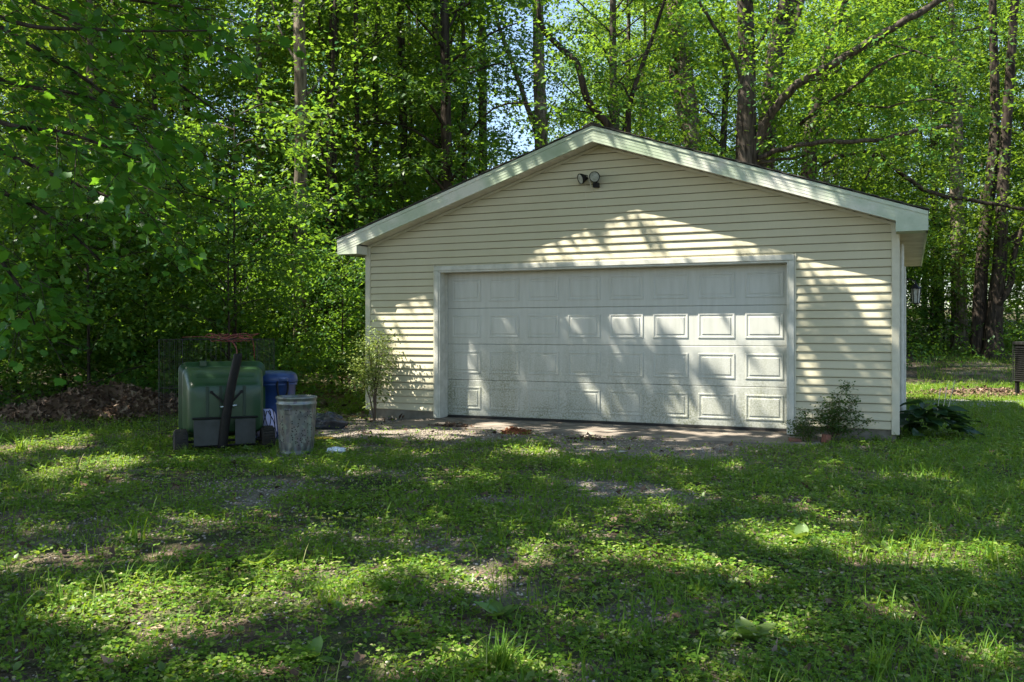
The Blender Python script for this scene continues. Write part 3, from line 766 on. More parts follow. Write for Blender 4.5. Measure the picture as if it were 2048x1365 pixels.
named_tree('thin_tree', 'thin dark forked tree just right of the roof peak', 20.5,
           [(1258, 700), (1256, 280), (1262, 200), (1285, 130), (1310, 60), (1330, 0)], [12, 11, 10, 9, 8, 6], bark='bark_dark', leafpts=[(1230, 130), (1260, 80), (1320, 100), (1230, 220), (1290, 200), (1210, 180)], seed=12, n_each=9,
           limbs=[([(1260, 200), (1240, 165), (1190, 165)], 5, 2, .3), ([(1257, 240), (1235, 225), (1260, 205)], 3, 2, .2)])
named_tree('pale_tree', 'pale sunlit twin trunk behind the right roof slope near the peak', 29,
           [(1392, 700), (1386, 300), (1375, 180), (1360, 60), (1352, 0)], [36, 34, 30, 26, 22], bark='bark_pale', leafpts=[(1340, 60), (1400, 100), (1420, 200), (1350, 230)], seed=13, n_each=10,
           limbs=[([(1382, 280), (1350, 180), (1345, 80), (1340, 0)], 22, 15, .6)])
named_tree('big_tree', 'largest straight dark trunk above the right roof slope with spreading limbs', 20,
           [(1494, 720), (1492, 330), (1493, 200), (1494, 100), (1490, 0)], [48, 42, 36, 34, 32], bark='bark_grey', leafpts=[(1450, 60), (1530, 60), (1440, 150), (1460, 260), (1540, 200)], seed=14, n_each=12,
           limbs=[([(1502, 320), (1530, 250), (1560, 205), (1600, 165), (1680, 120), (1755, 75), (1800, 48), (1900, -10)], 19, 12, -2.5),
                  ([(1505, 322), (1560, 300), (1640, 285), (1750, 281), (1830, 262), (1905, 252)], 11, 6, -2.0),
                  ([(1600, 168), (1660, 150), (1740, 95), (1850, 75), (1960, 55)], 7, 3, -1.0),
                  ([(1640, 145), (1690, 98), (1760, 85), (1850, 110), (1930, 130)], 6, 3, -2.0),
                  ([(1510, 328), (1570, 318), (1640, 308)], 7, 3, 0.5), ([(1490, 180), (1465, 110), (1420, 40), (1390, -10)], 9, 5, -.8), ([(1600, 250), (1655, 205), (1700, 180), (1760, 130), (1825, 100)], 8, 4, -2.2), ([(1680, 200), (1760, 215), (1850, 200), (1950, 215)], 5, 2, -2.4), ([(1495, 120), (1530, 70), (1540, 10)], 6, 4, -.6)])
named_tree('leaning_tree', 'thick trunk leaning right beside the largest trunk', 22,
           [(1520, 720), (1530, 330), (1545, 150), (1562, 50), (1578, 0)], [40, 37, 34, 36, 38], bark='bark_grey', leafpts=[(1600, 60), (1620, 120), (1560, 180), (1580, 250)], seed=15, n_each=12,
           limbs=[([(1550, 130), (1585, 60), (1605, -10)], 18, 14, .5)])
named_tree('leaning_tree', 'right-leaning dark trunk above the middle of the right roof slope', 24,
           [(1600, 720), (1618, 330), (1632, 220), (1658, 110), (1690, 0)], [34, 30, 27, 24, 20], bark='bark_dark', leafpts=[(1640, 60), (1700, 60), (1690, 160), (1740, 200), (1650, 250), (1720, 280)], seed=16, n_each=14,
           limbs=[([(1622, 300), (1680, 200), (1740, 150), (1820, 100)], 10, 5, -1.5), ([(1618, 340), (1690, 310), (1760, 305), (1770, 320)], 8, 4, -.8), ([(1755, 308), (1800, 345), (1860, 385), (1950, 402), (2060, 420)], 9, 7, -1.2), ([(1750, 300), (1740, 340), (1730, 360)], 6, 4, -.2)])
named_tree('right_tree', 'dark trunk beyond the lawn, left one of the close pair by the fence', 25.5,
           [(1955, 712), (1962, 560), (1972, 450), (1985, 330), (1990, 200), (1985, 0)], [29, 25, 23, 21, 18, 14], bark='bark_dark', leafpts=[(1940, 200), (1900, 120), (1980, 150), (2020, 240), (1930, 330), (1880, 300), (1920, 430), (1890, 520)], seed=17, n_each=12, spread=.9)
named_tree('right_tree', 'forked trunk beyond the lawn, right one of the close pair by the fence', 25,
           [(1985, 715), (1990, 620), (2000, 520), (2004, 420), (2010, 300), (2020, 150), (2030, 0)], [40, 30, 26, 23, 21, 18, 15], bark='bark_dark', leafpts=[(2000, 100), (2040, 180), (2060, 260), (2010, 330), (2040, 400), (2060, 500), (2030, 580)], seed=18, n_each=12, spread=.9,
           limbs=[([(1996, 610), (2020, 570), (2030, 500), (2048, 450), (2070, 400)], 14, 8, -.5), ([(2003, 500), (2035, 465), (2060, 440)], 10, 6, .4), ([(1985, 455), (2020, 480), (2050, 495)], 6, 3, -.5)])
named_tree('stout_tree', 'stout shadowed trunk deep behind the garage right corner', 27.5,
           [(1920, 705), (1918, 600), (1916, 480), (1912, 350)], [32, 30, 28, 26], bark='bark_pale', leafpts=[(1880, 400), (1920, 330), (1950, 260), (1870, 480), (1860, 560), (1850, 640), (1900, 640)], seed=19, n_each=16, spread=.9)

# ------------------------------------------------------------------ the maple over the yard (its crown shades lawn and garage)
def quad_in(px, py, polys):
    out = np.zeros(px.shape)
    for poly in polys:
        w = 1.0
        ins = np.ones(px.shape, bool); m = len(poly)
        area = sum(poly[i][0]*poly[(i+1) % m][1]-poly[(i+1) % m][0]*poly[i][1] for i in range(m))
        for i in range(m):
            (x0, y0), (x1, y1) = poly[i], poly[(i+1) % m]
            cr = (x1-x0)*(py-y0)-(y1-y0)*(px-x0)
            ins &= (cr*np.sign(area) > 0)
        out = np.maximum(out, ins*w)
    return out
# where sunlight reaches the front wall / door / ground through gaps of the crown (photo coordinates of those surfaces)
GAP_WALL = [[(1270, 395), (1440, 400), (1600, 560), (1120, 560), (1060, 500)], [(1440, 420), (1500, 500), (1500, 545), (1400, 520)],
            [(1585, 470), (1700, 490), (1800, 560), (1800, 640), (1620, 570)], [(1680, 570), (1800, 590), (1800, 745)], [(1588, 490), (1670, 530), (1640, 660), (1600, 620)], [(742, 590), (800, 600), (790, 650), (742, 640)], [(1590, 590), (1620, 640), (1660, 790), (1600, 800)],
            [(1740, 690), (1790, 690), (1790, 780), (1720, 760)], [(745, 590), (765, 620), (765, 650), (745, 640)],
            [(790, 600), (872, 585), (872, 860), (780, 860), (770, 650)], [(765, 740), (880, 740), (880, 990), (765, 990)], [(1585, 800), (1600, 790), (1640, 860), (1585, 870)]]
GAP_DOOR = [[(1190, 590), (1590, 590), (1590, 700), (1240, 690)], [(1330, 685), (1590, 690), (1590, 785), (1500, 800)], [(1440, 690), (1580, 660), (1580, 870), (1480, 870)],
            [(915, 735), (965, 735), (975, 840), (915, 840)], [(1300, 770), (1420, 760), (1480, 870), (1330, 870)], [(1130, 745), (1175, 745), (1220, 800), (1200, 840)]]
GAP_GROUND = [(440, 1205, 250, 52), (640, 1190, 130, 45), (880, 1150, 100, 36), (1290, 1110, 55, 22), (1480, 1160, 100, 36), (1620, 1090, 120, 32),
              (1950, 1130, 110, 32), (890, 965, 85, 14), (720, 1040, 85, 14), (300, 1095, 100, 22), (180, 935, 80, 20), (60, 900, 70, 22), (1060, 905, 60, 9),
              (800, 868, 110, 11), (1410, 995, 30, 8), (1530, 1265, 100, 30), (1920, 1305, 90, 30), (1690, 1052, 60, 14), (500, 1350, 90, 20), (900, 1330, 120, 25),
              (1880, 960, 60, 8), (430, 1040, 90, 14), (60, 1130, 90, 20), (250, 1310, 60, 20), (1430, 865, 90, 10), (1000, 858, 60, 8), (1200, 868, 40, 7),
              (640, 1000, 60, 10), (1150, 1240, 70, 20), (1300, 1020, 40, 10), (1980, 1040, 60, 14), (1790, 1220, 60, 18), (1100, 1110, 60, 20)]
def lit_at(P):
    """0..1: how open the crown is at points P, judged where their shadow would land"""
    t = -P[:, 1]/SUN[1]; A = P+SUN[None]*t[:, None]                     # on the wall plane y=0
    on_wall = (A[:, 0] > XL-.3) & (A[:, 0] < XR+.3) & (A[:, 2] > -1.4) & (A[:, 2] < 3.9)
    px, py = proj(A); wx = px+14*(vnoise(A[:, 0]*6, A[:, 2]*6, 3)-.5); wy = py+14*(vnoise(A[:, 0]*6, A[:, 2]*6, 4)-.5)
    lw = quad_in(wx, wy, GAP_WALL)*on_wall
    t = (DY-P[:, 1])/SUN[1]; D = P+SUN[None]*t[:, None]; dx, dy = proj(D)
    on_door = (D[:, 0] > 0) & (D[:, 0] < 4.9) & (D[:, 2] > -.1) & (D[:, 2] < 2.1)
    ld = quad_in(dx+14*(vnoise(D[:, 0]*6, D[:, 2]*6, 5)-.5), dy+14*(vnoise(D[:, 0]*6, D[:, 2]*6, 6)-.5), GAP_DOOR)*on_door
    t = (GZ-P[:, 2])/SUN[2]; Gd = P+SUN[None]*t[:, None]
    la, de = lateral(Gd), depth(Gd); lg = np.zeros(len(P)); wob = fbm(Gd[:, 0]*2.2, Gd[:, 1]*2.2, 17)-.5
    for (x, y, hw, hh) in GAP_GROUND:
        z = (CAM[2]-GZ)*FPX/(y-662); z1 = (CAM[2]-GZ)*FPX/(y-hh-662); z0 = (CAM[2]-GZ)*FPX/(y+hh-662)
        a = (la-(x-1024)/FPX*z)/(hw/FPX*z); b = (de-(z0+z1)/2)/((z1-z0)/2)
        lg = np.maximum(lg, sstep(1.2, .8, (a*a+b*b)*.62+1.9*wob))
    lg *= .45+.55*sstep(.26, .42, vnoise(Gd[:, 0]*5.5, Gd[:, 1]*5.5, 91))
    lg = np.maximum(lg, .95*sstep(.80, .85, vnoise(Gd[:, 0]*3.6, Gd[:, 1]*3.6, 92)))
    lg *= (Gd[:, 1] < 0)
    return np.maximum(np.maximum(lw, ld)*.97, lg)
mp_foot = CF(-7.8, 6.2); mp_foot[2] = terrain(mp_foot[0], mp_foot[1])-.3
maple = empty('maple_tree', mp_foot, 'large maple at the left whose leafy boughs droop into the top left corner', 'tree')
r = np.random.default_rng(77)
f0 = np.zeros(3)
tk = smooth_path([f0, (0.1, .1, 2.5), (.25, .2, 5.5), (.6, .1, 9), (.8, .0, 13)], 5)
MB().tube(tk, list(np.linspace(.36, .12, len(tk))), 14, wob=.05).build('trunk', M['bark_grey'], maple, smooth=True)
# high canopy
U = r.uniform(-8.5, 11, 270000); Vv = r.uniform(-13.5, 2.2, 270000); n_can = 135000
H = r.uniform(7.6, 11.5, 270000)
P = np.stack([U-.568*H, Vv-.341*H, H], 1)
dd = depth(P); ll = np.abs(lateral(P))
vis = (dd > 0.2) & (H < CAM[2]+.395*dd+.5) & (ll < .62*dd+1)
lit = lit_at(P)
clump = fbm(U*1.1, Vv*1.1, 55)
keep = (~vis) & (r.uniform(0, 1, len(P)) > lit*1.0) & (r.uniform(0, 1, len(P)) < .55+.9*sstep(.3, .5, clump))
P = P[keep][:n_can]
nm = r.normal(0, .45, P.shape); nm[:, 2] += 1; ldv = r.normal(0, 1, P.shape); ldv[:, 2] *= .4
v1, f1 = leaves(P-mp_foot, ldv, nm, r.uniform(.13, .21, len(P)), T_MAPLE5)
# limbs carrying it
tips = [CF(-4.5, 8, 8.2), CF(-2, 10.5, 9.2), CF(-3, 5, 8.4), CF(1, 7, 9.4), CF(-6, 11, 8.8), CF(2, 11, 10.2), CF(-1, 3, 9.0), CF(4, 8.5, 10.5)]
for i, tp in enumerate(tips):
    s0 = np.array(tk[11+(i % 5)]); e = tp-mp_foot; mid = (s0+e)/2+np.array([0, 0, .5])
    q = smooth_path([s0, mid, e], 7)
    MB().tube(q, list(np.linspace(.11, .025, len(q))), 7, wob=.06).build('limb', M['bark_grey'], maple, smooth=True)
# drooping boughs that reach into the picture
bough_px = [([(-260, -120), (0, 35), (200, 60), (440, 62)], 6.9), ([(-250, 150), (0, 245), (140, 268), (270, 318)], 6.6), ([(-200, -60), (60, 90), (220, 200), (370, 380)], 7.6),
            ([(-240, 60), (0, 160), (160, 190), (300, 240)], 7.2), ([(-200, -190), (60, -40), (260, 0), (420, 20)], 7.4), ([(-240, 330), (0, 385), (110, 440), (200, 520)], 7.9),
            ([(-230, 430), (-60, 470), (30, 560), (70, 650)], 7.2), ([(-200, 200), (60, 330), (230, 400), (330, 450)], 8.4), ([(-200, -120), (100, 20), (300, 130), (470, 250)], 8.8)]
C = []; A = []
for pp, z in bough_px:
    q = smooth_path([W(x, y, z-.5*i*.2)-mp_foot for i, (x, y) in enumerate(pp)], 7)
    MB().tube(q, list(np.linspace(.026, .006, len(q))), 6, wob=.08).build('bough', M['bark_dark'], maple, smooth=True)
    for j in range(31):
        f = r.uniform(.15, 1.0)*(len(q)-1); a = int(f); p = q[a]+(q[min(a+1, len(q)-1)]-q[a])*(f-a)
        d = q[-1]-q[0]; C.append(p+r.normal(0, .10, 3)); A.append(math.atan2(d[1], d[0])+r.normal(0, .9))
C = np.array(C); A = np.array(A)
LN = r.uniform(.3, .65, len(C)); DR = r.normal(.45, .3, len(C))
pos, ld, nm, sz = sprays(r, C, A, LN, DR, 10, .086); sz = sz*r.uniform(.65, 1.25, len(sz)); nm += r.normal(0, .3, nm.shape)
tg = MB()
for c_, a_, l_n, d_ in zip(C, A, LN, DR):
    e_ = c_+np.array([math.cos(a_)*math.cos(d_), math.sin(a_)*math.cos(d_), -math.sin(d_)])*l_n; e_[2] -= .2*l_n
    tg.tube([c_, (c_+e_)/2+np.array([0, 0, .05*l_n]), e_], [.004, .003, .0015], 3, caps=False)
tg.build('twigs', M['bark_dark'], maple)['kind'] = 'stuff'
v2, f2 = leaves(pos, ld, nm, sz, T_MAPLE)
ofs = len(v1)
link_mesh('crown', np_mesh('crown', v1, f1, M['maple']), maple)
link_mesh('hanging_leaves', np_mesh('hanging_leaves', v2, f2, M['maple']), maple)

# ------------------------------------------------------------------ undergrowth and the far wood
r = np.random.default_rng(31)
n = 5200; dep = 13.3+17*r.uniform(0, 1, n)**1.4; lat = r.uniform(-.66, .66, n)*dep
xy = np.stack([CF(a, b) for a, b in zip(lat, dep)])
ok = ~inside_garage(xy[:, 0], xy[:, 1], .35) & ~((lat > 3) & (dep < 22)) & ~((xy[:, 0] > -2.2) & (xy[:, 1] < 6)) & ~((lat < -3.2) & (lat > -6.6) & (dep < 14.0))
xy = xy[ok]; z = terrain(xy[:, 0], xy[:, 1])+r.uniform(.05, 1.0, len(xy))**1.5
pos, ld, nm, sz = sprays(r, np.stack([xy[:, 0], xy[:, 1], z], 1), r.uniform(0, 6.28, len(xy)), r.uniform(.3, .8, len(xy)), r.normal(.1, .4, len(xy)), 18, .085)
v, f = leaves(pos, ld, nm, sz, T_DIAMOND)
tag(link_mesh('undergrowth', np_mesh('undergrowth', v, f, M['under_leaf'])), 'low leafy undergrowth covering the floor of the wood', 'undergrowth', kind='stuff')
n = 5200; dep = r.uniform(46, 74, n); lat = r.uniform(-.74, .74, n)*dep; hh = r.uniform(0, 1, n)**1.3*21
px = 1024+lat/dep*FPX
ok = ~((px > 960) & (px < 1180) & (hh > 6)) & ~((px > 385) & (px < 500) & (hh > 11)) & (vnoise(px/60, hh/2.2, 8) > .25+.3*((px > 1180) & (hh > 9)))
dep, lat, hh = dep[ok], lat[ok], hh[ok]
xy = np.stack([CF(a, b) for a, b in zip(lat, dep)]); z = terrain(xy[:, 0], xy[:, 1])+hh
pos, ld, nm, sz = sprays(r, np.stack([xy[:, 0], xy[:, 1], z], 1), r.uniform(0, 6.28, len(xy)), r.uniform(1.2, 2.4, len(xy)), r.normal(.1, .3, len(xy)), 20, .26)
v, f = leaves(pos, ld, nm, sz, T_DIAMOND)
tag(link_mesh('far_woods', np_mesh('far_woods', v, f, M['wood_leaf'])), 'far-off wood of mixed green leaves closing the view', 'woods', kind='stuff')

# ------------------------------------------------------------------ lawn cover (stuff)
r = np.random.default_rng(41)
def scatter(n, z0=2.6, z1=19.0, power=1.0):
    dep = z0+(z1-z0)*r.uniform(0, 1, n)**power; lat = r.uniform(-1, 1, n)*(.6*dep+.9)
    x = CAM[0]+RT[0]*lat+VW[0]*dep; y = CAM[1]+RT[1]*lat+VW[1]*dep
    ok = ~inside_garage(x, y, .02) & ~((x > -.45) & (x < 5.36) & (y > -.86) & (y < .1))
    ok &= ~((lat < -3) & (dep > 12.7+1.3*vnoise(lat*1.6, dep*1.2, 7)))
    return x[ok], y[ok], dep[ok], lat[ok]
def lush(x, y):
    g = gravel_mask(x, y)
    rightlawn = sstep(4.2, 6.4, x)*.5
    return np.clip(.30+.95*sstep(.36, .62, fbm(x*.9, y*.9, 61))*(1-.3*g)-1.0*sstep(.62, 1.0, g)+rightlawn, .0, 1)
def dens(x, y): return .25*0+lush(x, y)
def blades(x, y, length, width, lean, mat_, name, label, cat):
    n = len(x); az = r.uniform(0, 6.283, n); d = np.stack([np.cos(az), np.sin(az), np.zeros(n)], 1); p = np.stack([-np.sin(az), np.cos(az), np.zeros(n)], 1)
    b = np.stack([x, y, terrain(x, y)-.005], 1); up = np.array([0, 0, 1.])
    V = []
    for t, ww in ((0, 1), (.4, .85), (.75, .55), (1, 0)):
        c = b+up*(length*(t-.45*lean*t*t))[:, None]+d*(length*lean*t*t)[:, None]
        if ww: V += [c-p*(width*ww*.5)[:, None], c+p*(width*ww*.5)[:, None]]
        else: V += [c]
    v = np.stack(V, 1).reshape(-1, 3); o = (np.arange(n)*7)[:, None]
    q = np.concatenate([np.array([[0, 1, 3, 2]])+o, np.array([[2, 3, 5, 4]])+o]); t3 = np.array([[4, 5, 6]])+o
    me = np_mesh(name, v, [q, t3], M[mat_])
    return tag(link_mesh(name, me), label, cat, kind='stuff')
x, y, dep, lat = scatter(150000)
cl = fbm(x*3.1, y*3.1, 71); k = r.uniform(0, 1, len(x)) < dens(x, y)*(.25+1.1*sstep(.42, .6, cl)); x, y, dep = x[k], y[k], dep[k]
ln = r.uniform(.03, .085, len(x))*(1+.5*sstep(5, 7, x))*(.75+.6*sstep(.45, .62, fbm(x*1.7, y*1.7, 73)))
xt, yt, dt, lt = scatter(52000)
tw_ = sstep(.46, .62, fbm(xt*1.3+11, yt*1.3, 75))*.6+sstep(5.2, 6.8, xt)*.5+sstep(-3, -5.5, lt)*.5
kt = r.uniform(0, 1, len(xt)) < np.clip(tw_, 0, 1)*dens(xt, yt)*1.1; xt, yt, dt = xt[kt], yt[kt], dt[kt]
lc_ = r.uniform(5.5, 18, 26000); dc_ = 16.8+15*r.uniform(0, 1, 26000)**1.2
xc_ = CAM[0]+RT[0]*lc_+VW[0]*dc_; yc_ = CAM[1]+RT[1]*lc_+VW[1]*dc_; kc_ = (xc_ > 6.4) & (r.uniform(0, 1, 26000) < .25+.75*sstep(.35, .55, fbm(xc_*.9, yc_*.9, 77)))
xc_, yc_, dc_ = xc_[kc_], yc_[kc_], dc_[kc_]
xt = np.concatenate([xt, xc_]); yt = np.concatenate([yt, yc_]); dt = np.concatenate([dt, dc_])
x = np.concatenate([x, xt]); y = np.concatenate([y, yt]); dep = np.concatenate([dep, dt]); ln = np.concatenate([ln, r.uniform(.09, .22, len(xt))])
blades(x, y, ln, r.uniform(.003, .006, len(x))*(1+.06*dep), r.uniform(.3, 1.1, len(x)), 'grass', 'grass', 'short mixed green grass over the yard', 'grass')
# clover: three leaflets on a thin stalk, leaves only carry the look
x, y, dep, lat = scatter(78000, power=1.15)
cl = fbm(x*2.3+9, y*2.3, 81); k = r.uniform(0, 1, len(x)) < dens(x, y)*(.2+1.2*sstep(.4, .58, cl)); x, y, dep = x[k], y[k], dep[k]
n = len(x); hz = terrain(x, y)+r.uniform(.012, .075, n); base = np.stack([x, y, hz], 1); az = r.uniform(0, 6.283, n)
tilt = r.normal(0, .25, (n, 2)); PP = []; LD = []; NM = []; S = []
s = r.uniform(.011, .021, n)*(1+.05*dep)
for i in range(3):
    a = az+i*2.094; dv = np.stack([np.cos(a), np.sin(a), r.normal(-.05, .15, n)], 1)
    PP.append(base); LD.append(dv); NM.append(np.stack([tilt[:, 0], tilt[:, 1], np.ones(n)], 1)); S.append(s)
T_CLV = (np.array([(0, 0, 0), (.42, .5, .05), (.33, .95, 0), (0, .85, -.06), (-.33, .95, 0), (-.42, .5, .05)]), [np.array([(0, 1, 2, 3), (0, 3, 4, 5)])])
v, f = leaves(np.concatenate(PP), np.concatenate(LD), np.concatenate(NM), np.concatenate(S), T_CLV)
tag(link_mesh('clover', np_mesh('clover', v, f, M['clover'])), 'low clover and small-leaved weeds spreading over the yard', 'clover', kind='stuff')
# tiny-leaved creepers knitting the cover together
x, y, dep, lat = scatter(330000, power=1.1)
cl = fbm(x*2.7+4, y*2.7, 85); k = r.uniform(0, 1, len(x)) < (.12+.88*dens(x, y))*(.15+1.1*sstep(.36, .58, cl)); x, y, dep = x[k], y[k], dep[k]
n = len(x); nm = r.normal(0, .5, (n, 3)); nm[:, 2] += 1; ldv = r.normal(0, 1, (n, 3)); ldv[:, 2] *= .4
v, f = leaves(np.stack([x, y, terrain(x, y)+r.uniform(.006, .05, n)], 1), ldv, nm, r.uniform(.010, .024, n)*(1+.05*dep), T_DIAMOND, 1.25)
tag(link_mesh('creeping_weeds', np_mesh('creeping_weeds', v, f, M['clover'])), 'tiny-leaved creeping weeds knitting the ground cover', 'creeping weeds', kind='stuff')
# small broad leaves (violets, plantain seedlings): rosettes
x, y, dep, lat = scatter(8000, power=1.1)
k = r.uniform(0, 1, len(x)) < dens(x, y)*(.2+.9*sstep(.42, .6, fbm(x*1.5+2, y*1.5+7, 91))); x, y, dep = x[k], y[k], dep[k]
n = len(x); PP = []; LD = []; NM = []; S = []
for i in range(6):
    a = r.uniform(0, 6.283, n); e = r.uniform(.1, .9, n)
    dv = np.stack([np.cos(a)*np.cos(e), np.sin(a)*np.cos(e), np.sin(e)], 1)
    PP.append(np.stack([x, y, terrain(x, y)+.01], 1)+dv*.01); LD.append(dv); NM.append(np.stack([-np.cos(a)*.5, -np.sin(a)*.5, np.ones(n)], 1)+r.normal(0, .2, (n, 3))); S.append(r.uniform(.022, .055, n))
v, f = leaves(np.concatenate(PP), np.concatenate(LD), np.concatenate(NM), np.concatenate(S), T_OVAL)
tag(link_mesh('low_weeds', np_mesh('low_weeds', v, f, M['weed'])), 'small broad-leaved weeds scattered through the grass', 'weeds', kind='stuff')
# pebbles
x, y, dep, lat = scatter(95000, z1=15)
k = r.uniform(0, 1, len(x)) < np.clip(.16+1.0*gravel_mask(x, y)*sstep(.35, .6, fbm(x*1.9, y*1.9, 97)), 0, 1); x, y, dep = x[k], y[k], dep[k]
n = len(x); rad = r.uniform(.004, .0125, n)*(1+.02*dep)
ico = np.array([(0, 0, 1), (.89, 0, .35), (.28, .85, .35), (-.72, .53, .35), (-.72, -.53, .35), (.28, -.85, .35), (.5, .6, -.4), (-.6, .3, -.4), (.1, -.7, -.4)])
icf = np.array([(0, 1, 2), (0, 2, 3), (0, 3, 4), (0, 4, 5), (0, 5, 1), (1, 6, 2), (2, 7, 3), (3, 7, 4), (4, 8, 5), (5, 8, 1), (1, 8, 6), (2, 6, 7), (4, 7, 8)])
v = ico[None]*r.uniform(.6, 1.3, (n, 1, 3))*rad[:, None, None]*np.array([1, 1, .65]); a = r.uniform(0, 6.283, n); ca, sa = np.cos(a)[:, None], np.sin(a)[:, None]
v = np.stack([v[..., 0]*ca-v[..., 1]*sa, v[..., 0]*sa+v[..., 1]*ca, v[..., 2]], -1)+np.stack([x, y, terrain(x, y)+rad*.2+.006*fbm(x*7, y*7, 41)], 1)[:, None]
tag(link_mesh('gravel', np_mesh('gravel', v.reshape(-1, 3), [(icf[None]+(np.arange(n)*9)[:, None, None]).reshape(-1, 3)], M['pebble'])), 'pale pebbles of the gravel drive showing between weeds', 'gravel', kind='stuff')
def flat_leaves(x, y, z, size, name, mat_, parent=None, curl=.5, tmpl=T_MAPLE5):
    n = len(x); nmv = r.normal(0, curl, (n, 3)); nmv[:, 2] += 1; ldv = r.normal(0, 1, (n, 3)); ldv[:, 2] *= .35
    v, f = leaves(np.stack([x, y, z], 1), ldv, nmv, size, tmpl)
    return link_mesh(name, np_mesh(name, v, f, M[mat_]), parent)
x, y, dep, lat = scatter(2600, z1=18)
tag(flat_leaves(x, y, terrain(x, y)+.02, r.uniform(.04, .09, len(x)), 'fallen_leaves', 'deadleaf'), 'brown fallen leaves and twigs scattered in the yard', 'fallen leaves', kind='stuff')
# litter on the forest floor
n = 9000; dep = 13.2+20*r.uniform(0, 1, n)**1.5; lat = r.uniform(-.64, .64, n)*dep
x = CAM[0]+RT[0]*lat+VW[0]*dep; y = CAM[1]+RT[1]*lat+VW[1]*dep; k = ~inside_garage(x, y, .1) & (lat < .5); x, y = x[k], y[k]
tag(flat_leaves(x, y, terrain(x, y)+.02, r.uniform(.07, .13, len(x)), 'leaf_litter', 'deadleaf', tmpl=T_DIAMOND), 'brown leaf litter on the floor of the wood', 'leaf litter', kind='stuff')

# ------------------------------------------------------------------ leaf piles
def pile(name, label, cat, c, rx, ry, hgt, n, size, mat_, rz, seed, base='deadleaf'):
    rr = np.random.default_rng(seed); root = empty(name, c, label, cat, rz=rz)
    vs = []; fs = []; nr, na = 9, 28
    for i in range(nr):
        q = i/(nr-1)
        for j in range(na):
            t = 2*math.pi*j/na; k = q*(1+.18*math.sin(3*t+seed)+.1*math.sin(7*t))
            vs.append((rx*k*math.cos(t), ry*k*math.sin(t), hgt*(1-q**1.6)*(1+.25*math.sin(4*t+q*5+seed))-.03*q))
    for i in range(nr-1):
        for j in range(na):
            a = i*na+j; b = i*na+(j+1) % na; fs.append((a, a+na, b+na, b))
    MB().add(vs, fs).build('mound', M[base], root, smooth=True)
    q = np.sqrt(rr.uniform(0, 1, n)); t = rr.uniform(0, 6.283, n); x = rx*q*np.cos(t)*1.12; y = ry*q*np.sin(t)*1.12
    z = hgt*np.clip(1-q**1.6, 0, 1)*(1+.25*np.sin(4*t+q*5+seed))+rr.uniform(.0, .05*min(1, hgt*4), n)
    nm = rr.normal(0, .6, (n, 3)); nm[:, 2] += 1; ld = rr.normal(0, 1, (n, 3)); ld[:, 2] *= .5
    v, f = leaves(np.stack([x, y, z], 1), ld, nm, rr.uniform(.6, 1.3, n)*size, T_MAPLE5)
    lf = link_mesh('leaf', np_mesh('leaf', v, f, M[mat_]), root); lf['kind'] = 'stuff'
    return root
c = G(215, 842); c[2] = terrain(c[0], c[1])-.14; pile('leaf_pile', 'wide heap of brown dead leaves left of the green cart', 'leaf pile', c, 1.6, .75, .42, 4600, .085, 'deadleaf', ANG+.1, 2)
c = G(1032, 868); c[2] = -.06; pile('leaf_clump', 'rust red clump of dead leaves lying on the apron edge', 'leaf clump', c, .2, .09, .07, 120, .06, 'russet', .1, 3, 'russet')
c = G(905, 856); c[2] = -.06; pile('leaf_clump', 'low dark brown drift of leaves by the left end of the apron', 'leaf clump', c, .32, .1, .05, 170, .06, 'deadleaf', .1, 4)
c = G(1178, 880); c[2] = -.09; pile('leaf_clump', 'brown clump of dead leaves in front of the apron below the door centre', 'leaf clump', c, .3, .08, .06, 170, .06, 'deadleaf', .05, 5)
c = CF(9.2, 17.6); c[2] = terrain(c[0], c[1]); pile('mulch_heap', 'long low heap of brown leaves under the air conditioner', 'mulch', c, 1.5, .4, .12, 1500, .06, 'deadleaf', ANG, 6)

# ------------------------------------------------------------------ flood light on the gable
def wallpt(px, py, y=0.0):
    # intersect the viewing ray with a plane y = const
    d = RT*((px-1024)/FPX)+VW+np.array([0, 0, (662-py)/FPX]); t = (y-CAM[1])/d[1]; return CAM+d*t
fl = wallpt(1190, 357, -.02)
flo = empty('flood_light', fl, 'twin-headed security flood light with motion sensor under the gable peak', 'flood light')
MB().lathe([(.0, -.035), (.055, -.035), (.06, -.02), (.06, .02)], 20, axis=(0, 1, 0)).build('mount_plate', M['black_metal'], flo, smooth=True)
for (cx, cz, ax) in ((-.105, -.005, (-.62, -.70, -.30)), (.045, .005, (.02, -.93, -.30))):
    ax = np.array(ax); ax = ax/np.linalg.norm(ax); c0 = np.array([cx*.55, -.05, cz+.02])
    hd = MB().lathe([(.018, -.01), (.03, .0), (.045, .04), (.07, .085), (.073, .112), (.066, .114), (.064, .1)], 24, tuple(c0+np.array([cx*.35, 0, 0])), axis=ax)
    h = hd.build('lamp_head', M['black_metal'], flo, smooth=True)
    cc = c0+np.array([cx*.35, 0, 0])
    MB().lathe([(.01, .06), (.03, .066), (.05, .082), (.065, .104)], 24, tuple(cc), axis=ax).build('reflector', M['chrome'], h, smooth=True)
    MB().lathe([(.0005, .112), (.03, .111), (.064, .108)], 24, tuple(cc), axis=ax).build('lens', M['glass'], h, smooth=True)
MB().box(-.005, .075, -.09, -.02, -.135, -.075).tube([(.035, -.04, -.08), (.03, -.04, -.02)], .014, 8).build('motion_sensor', M['black_metal'], flo, bevel=.012)
tw = MB()
tw.tube([(-.055, -.125, .035), (-.035, -.14, -.03), (-.022, -.13, -.09), (-.012, -.10, -.16), (-.004, -.05, -.2)], .004, 5)
tw.tube([(-.08, -.12, .02), (-.04, -.15, -.01), (-.01, -.13, -.05)], .003, 5)
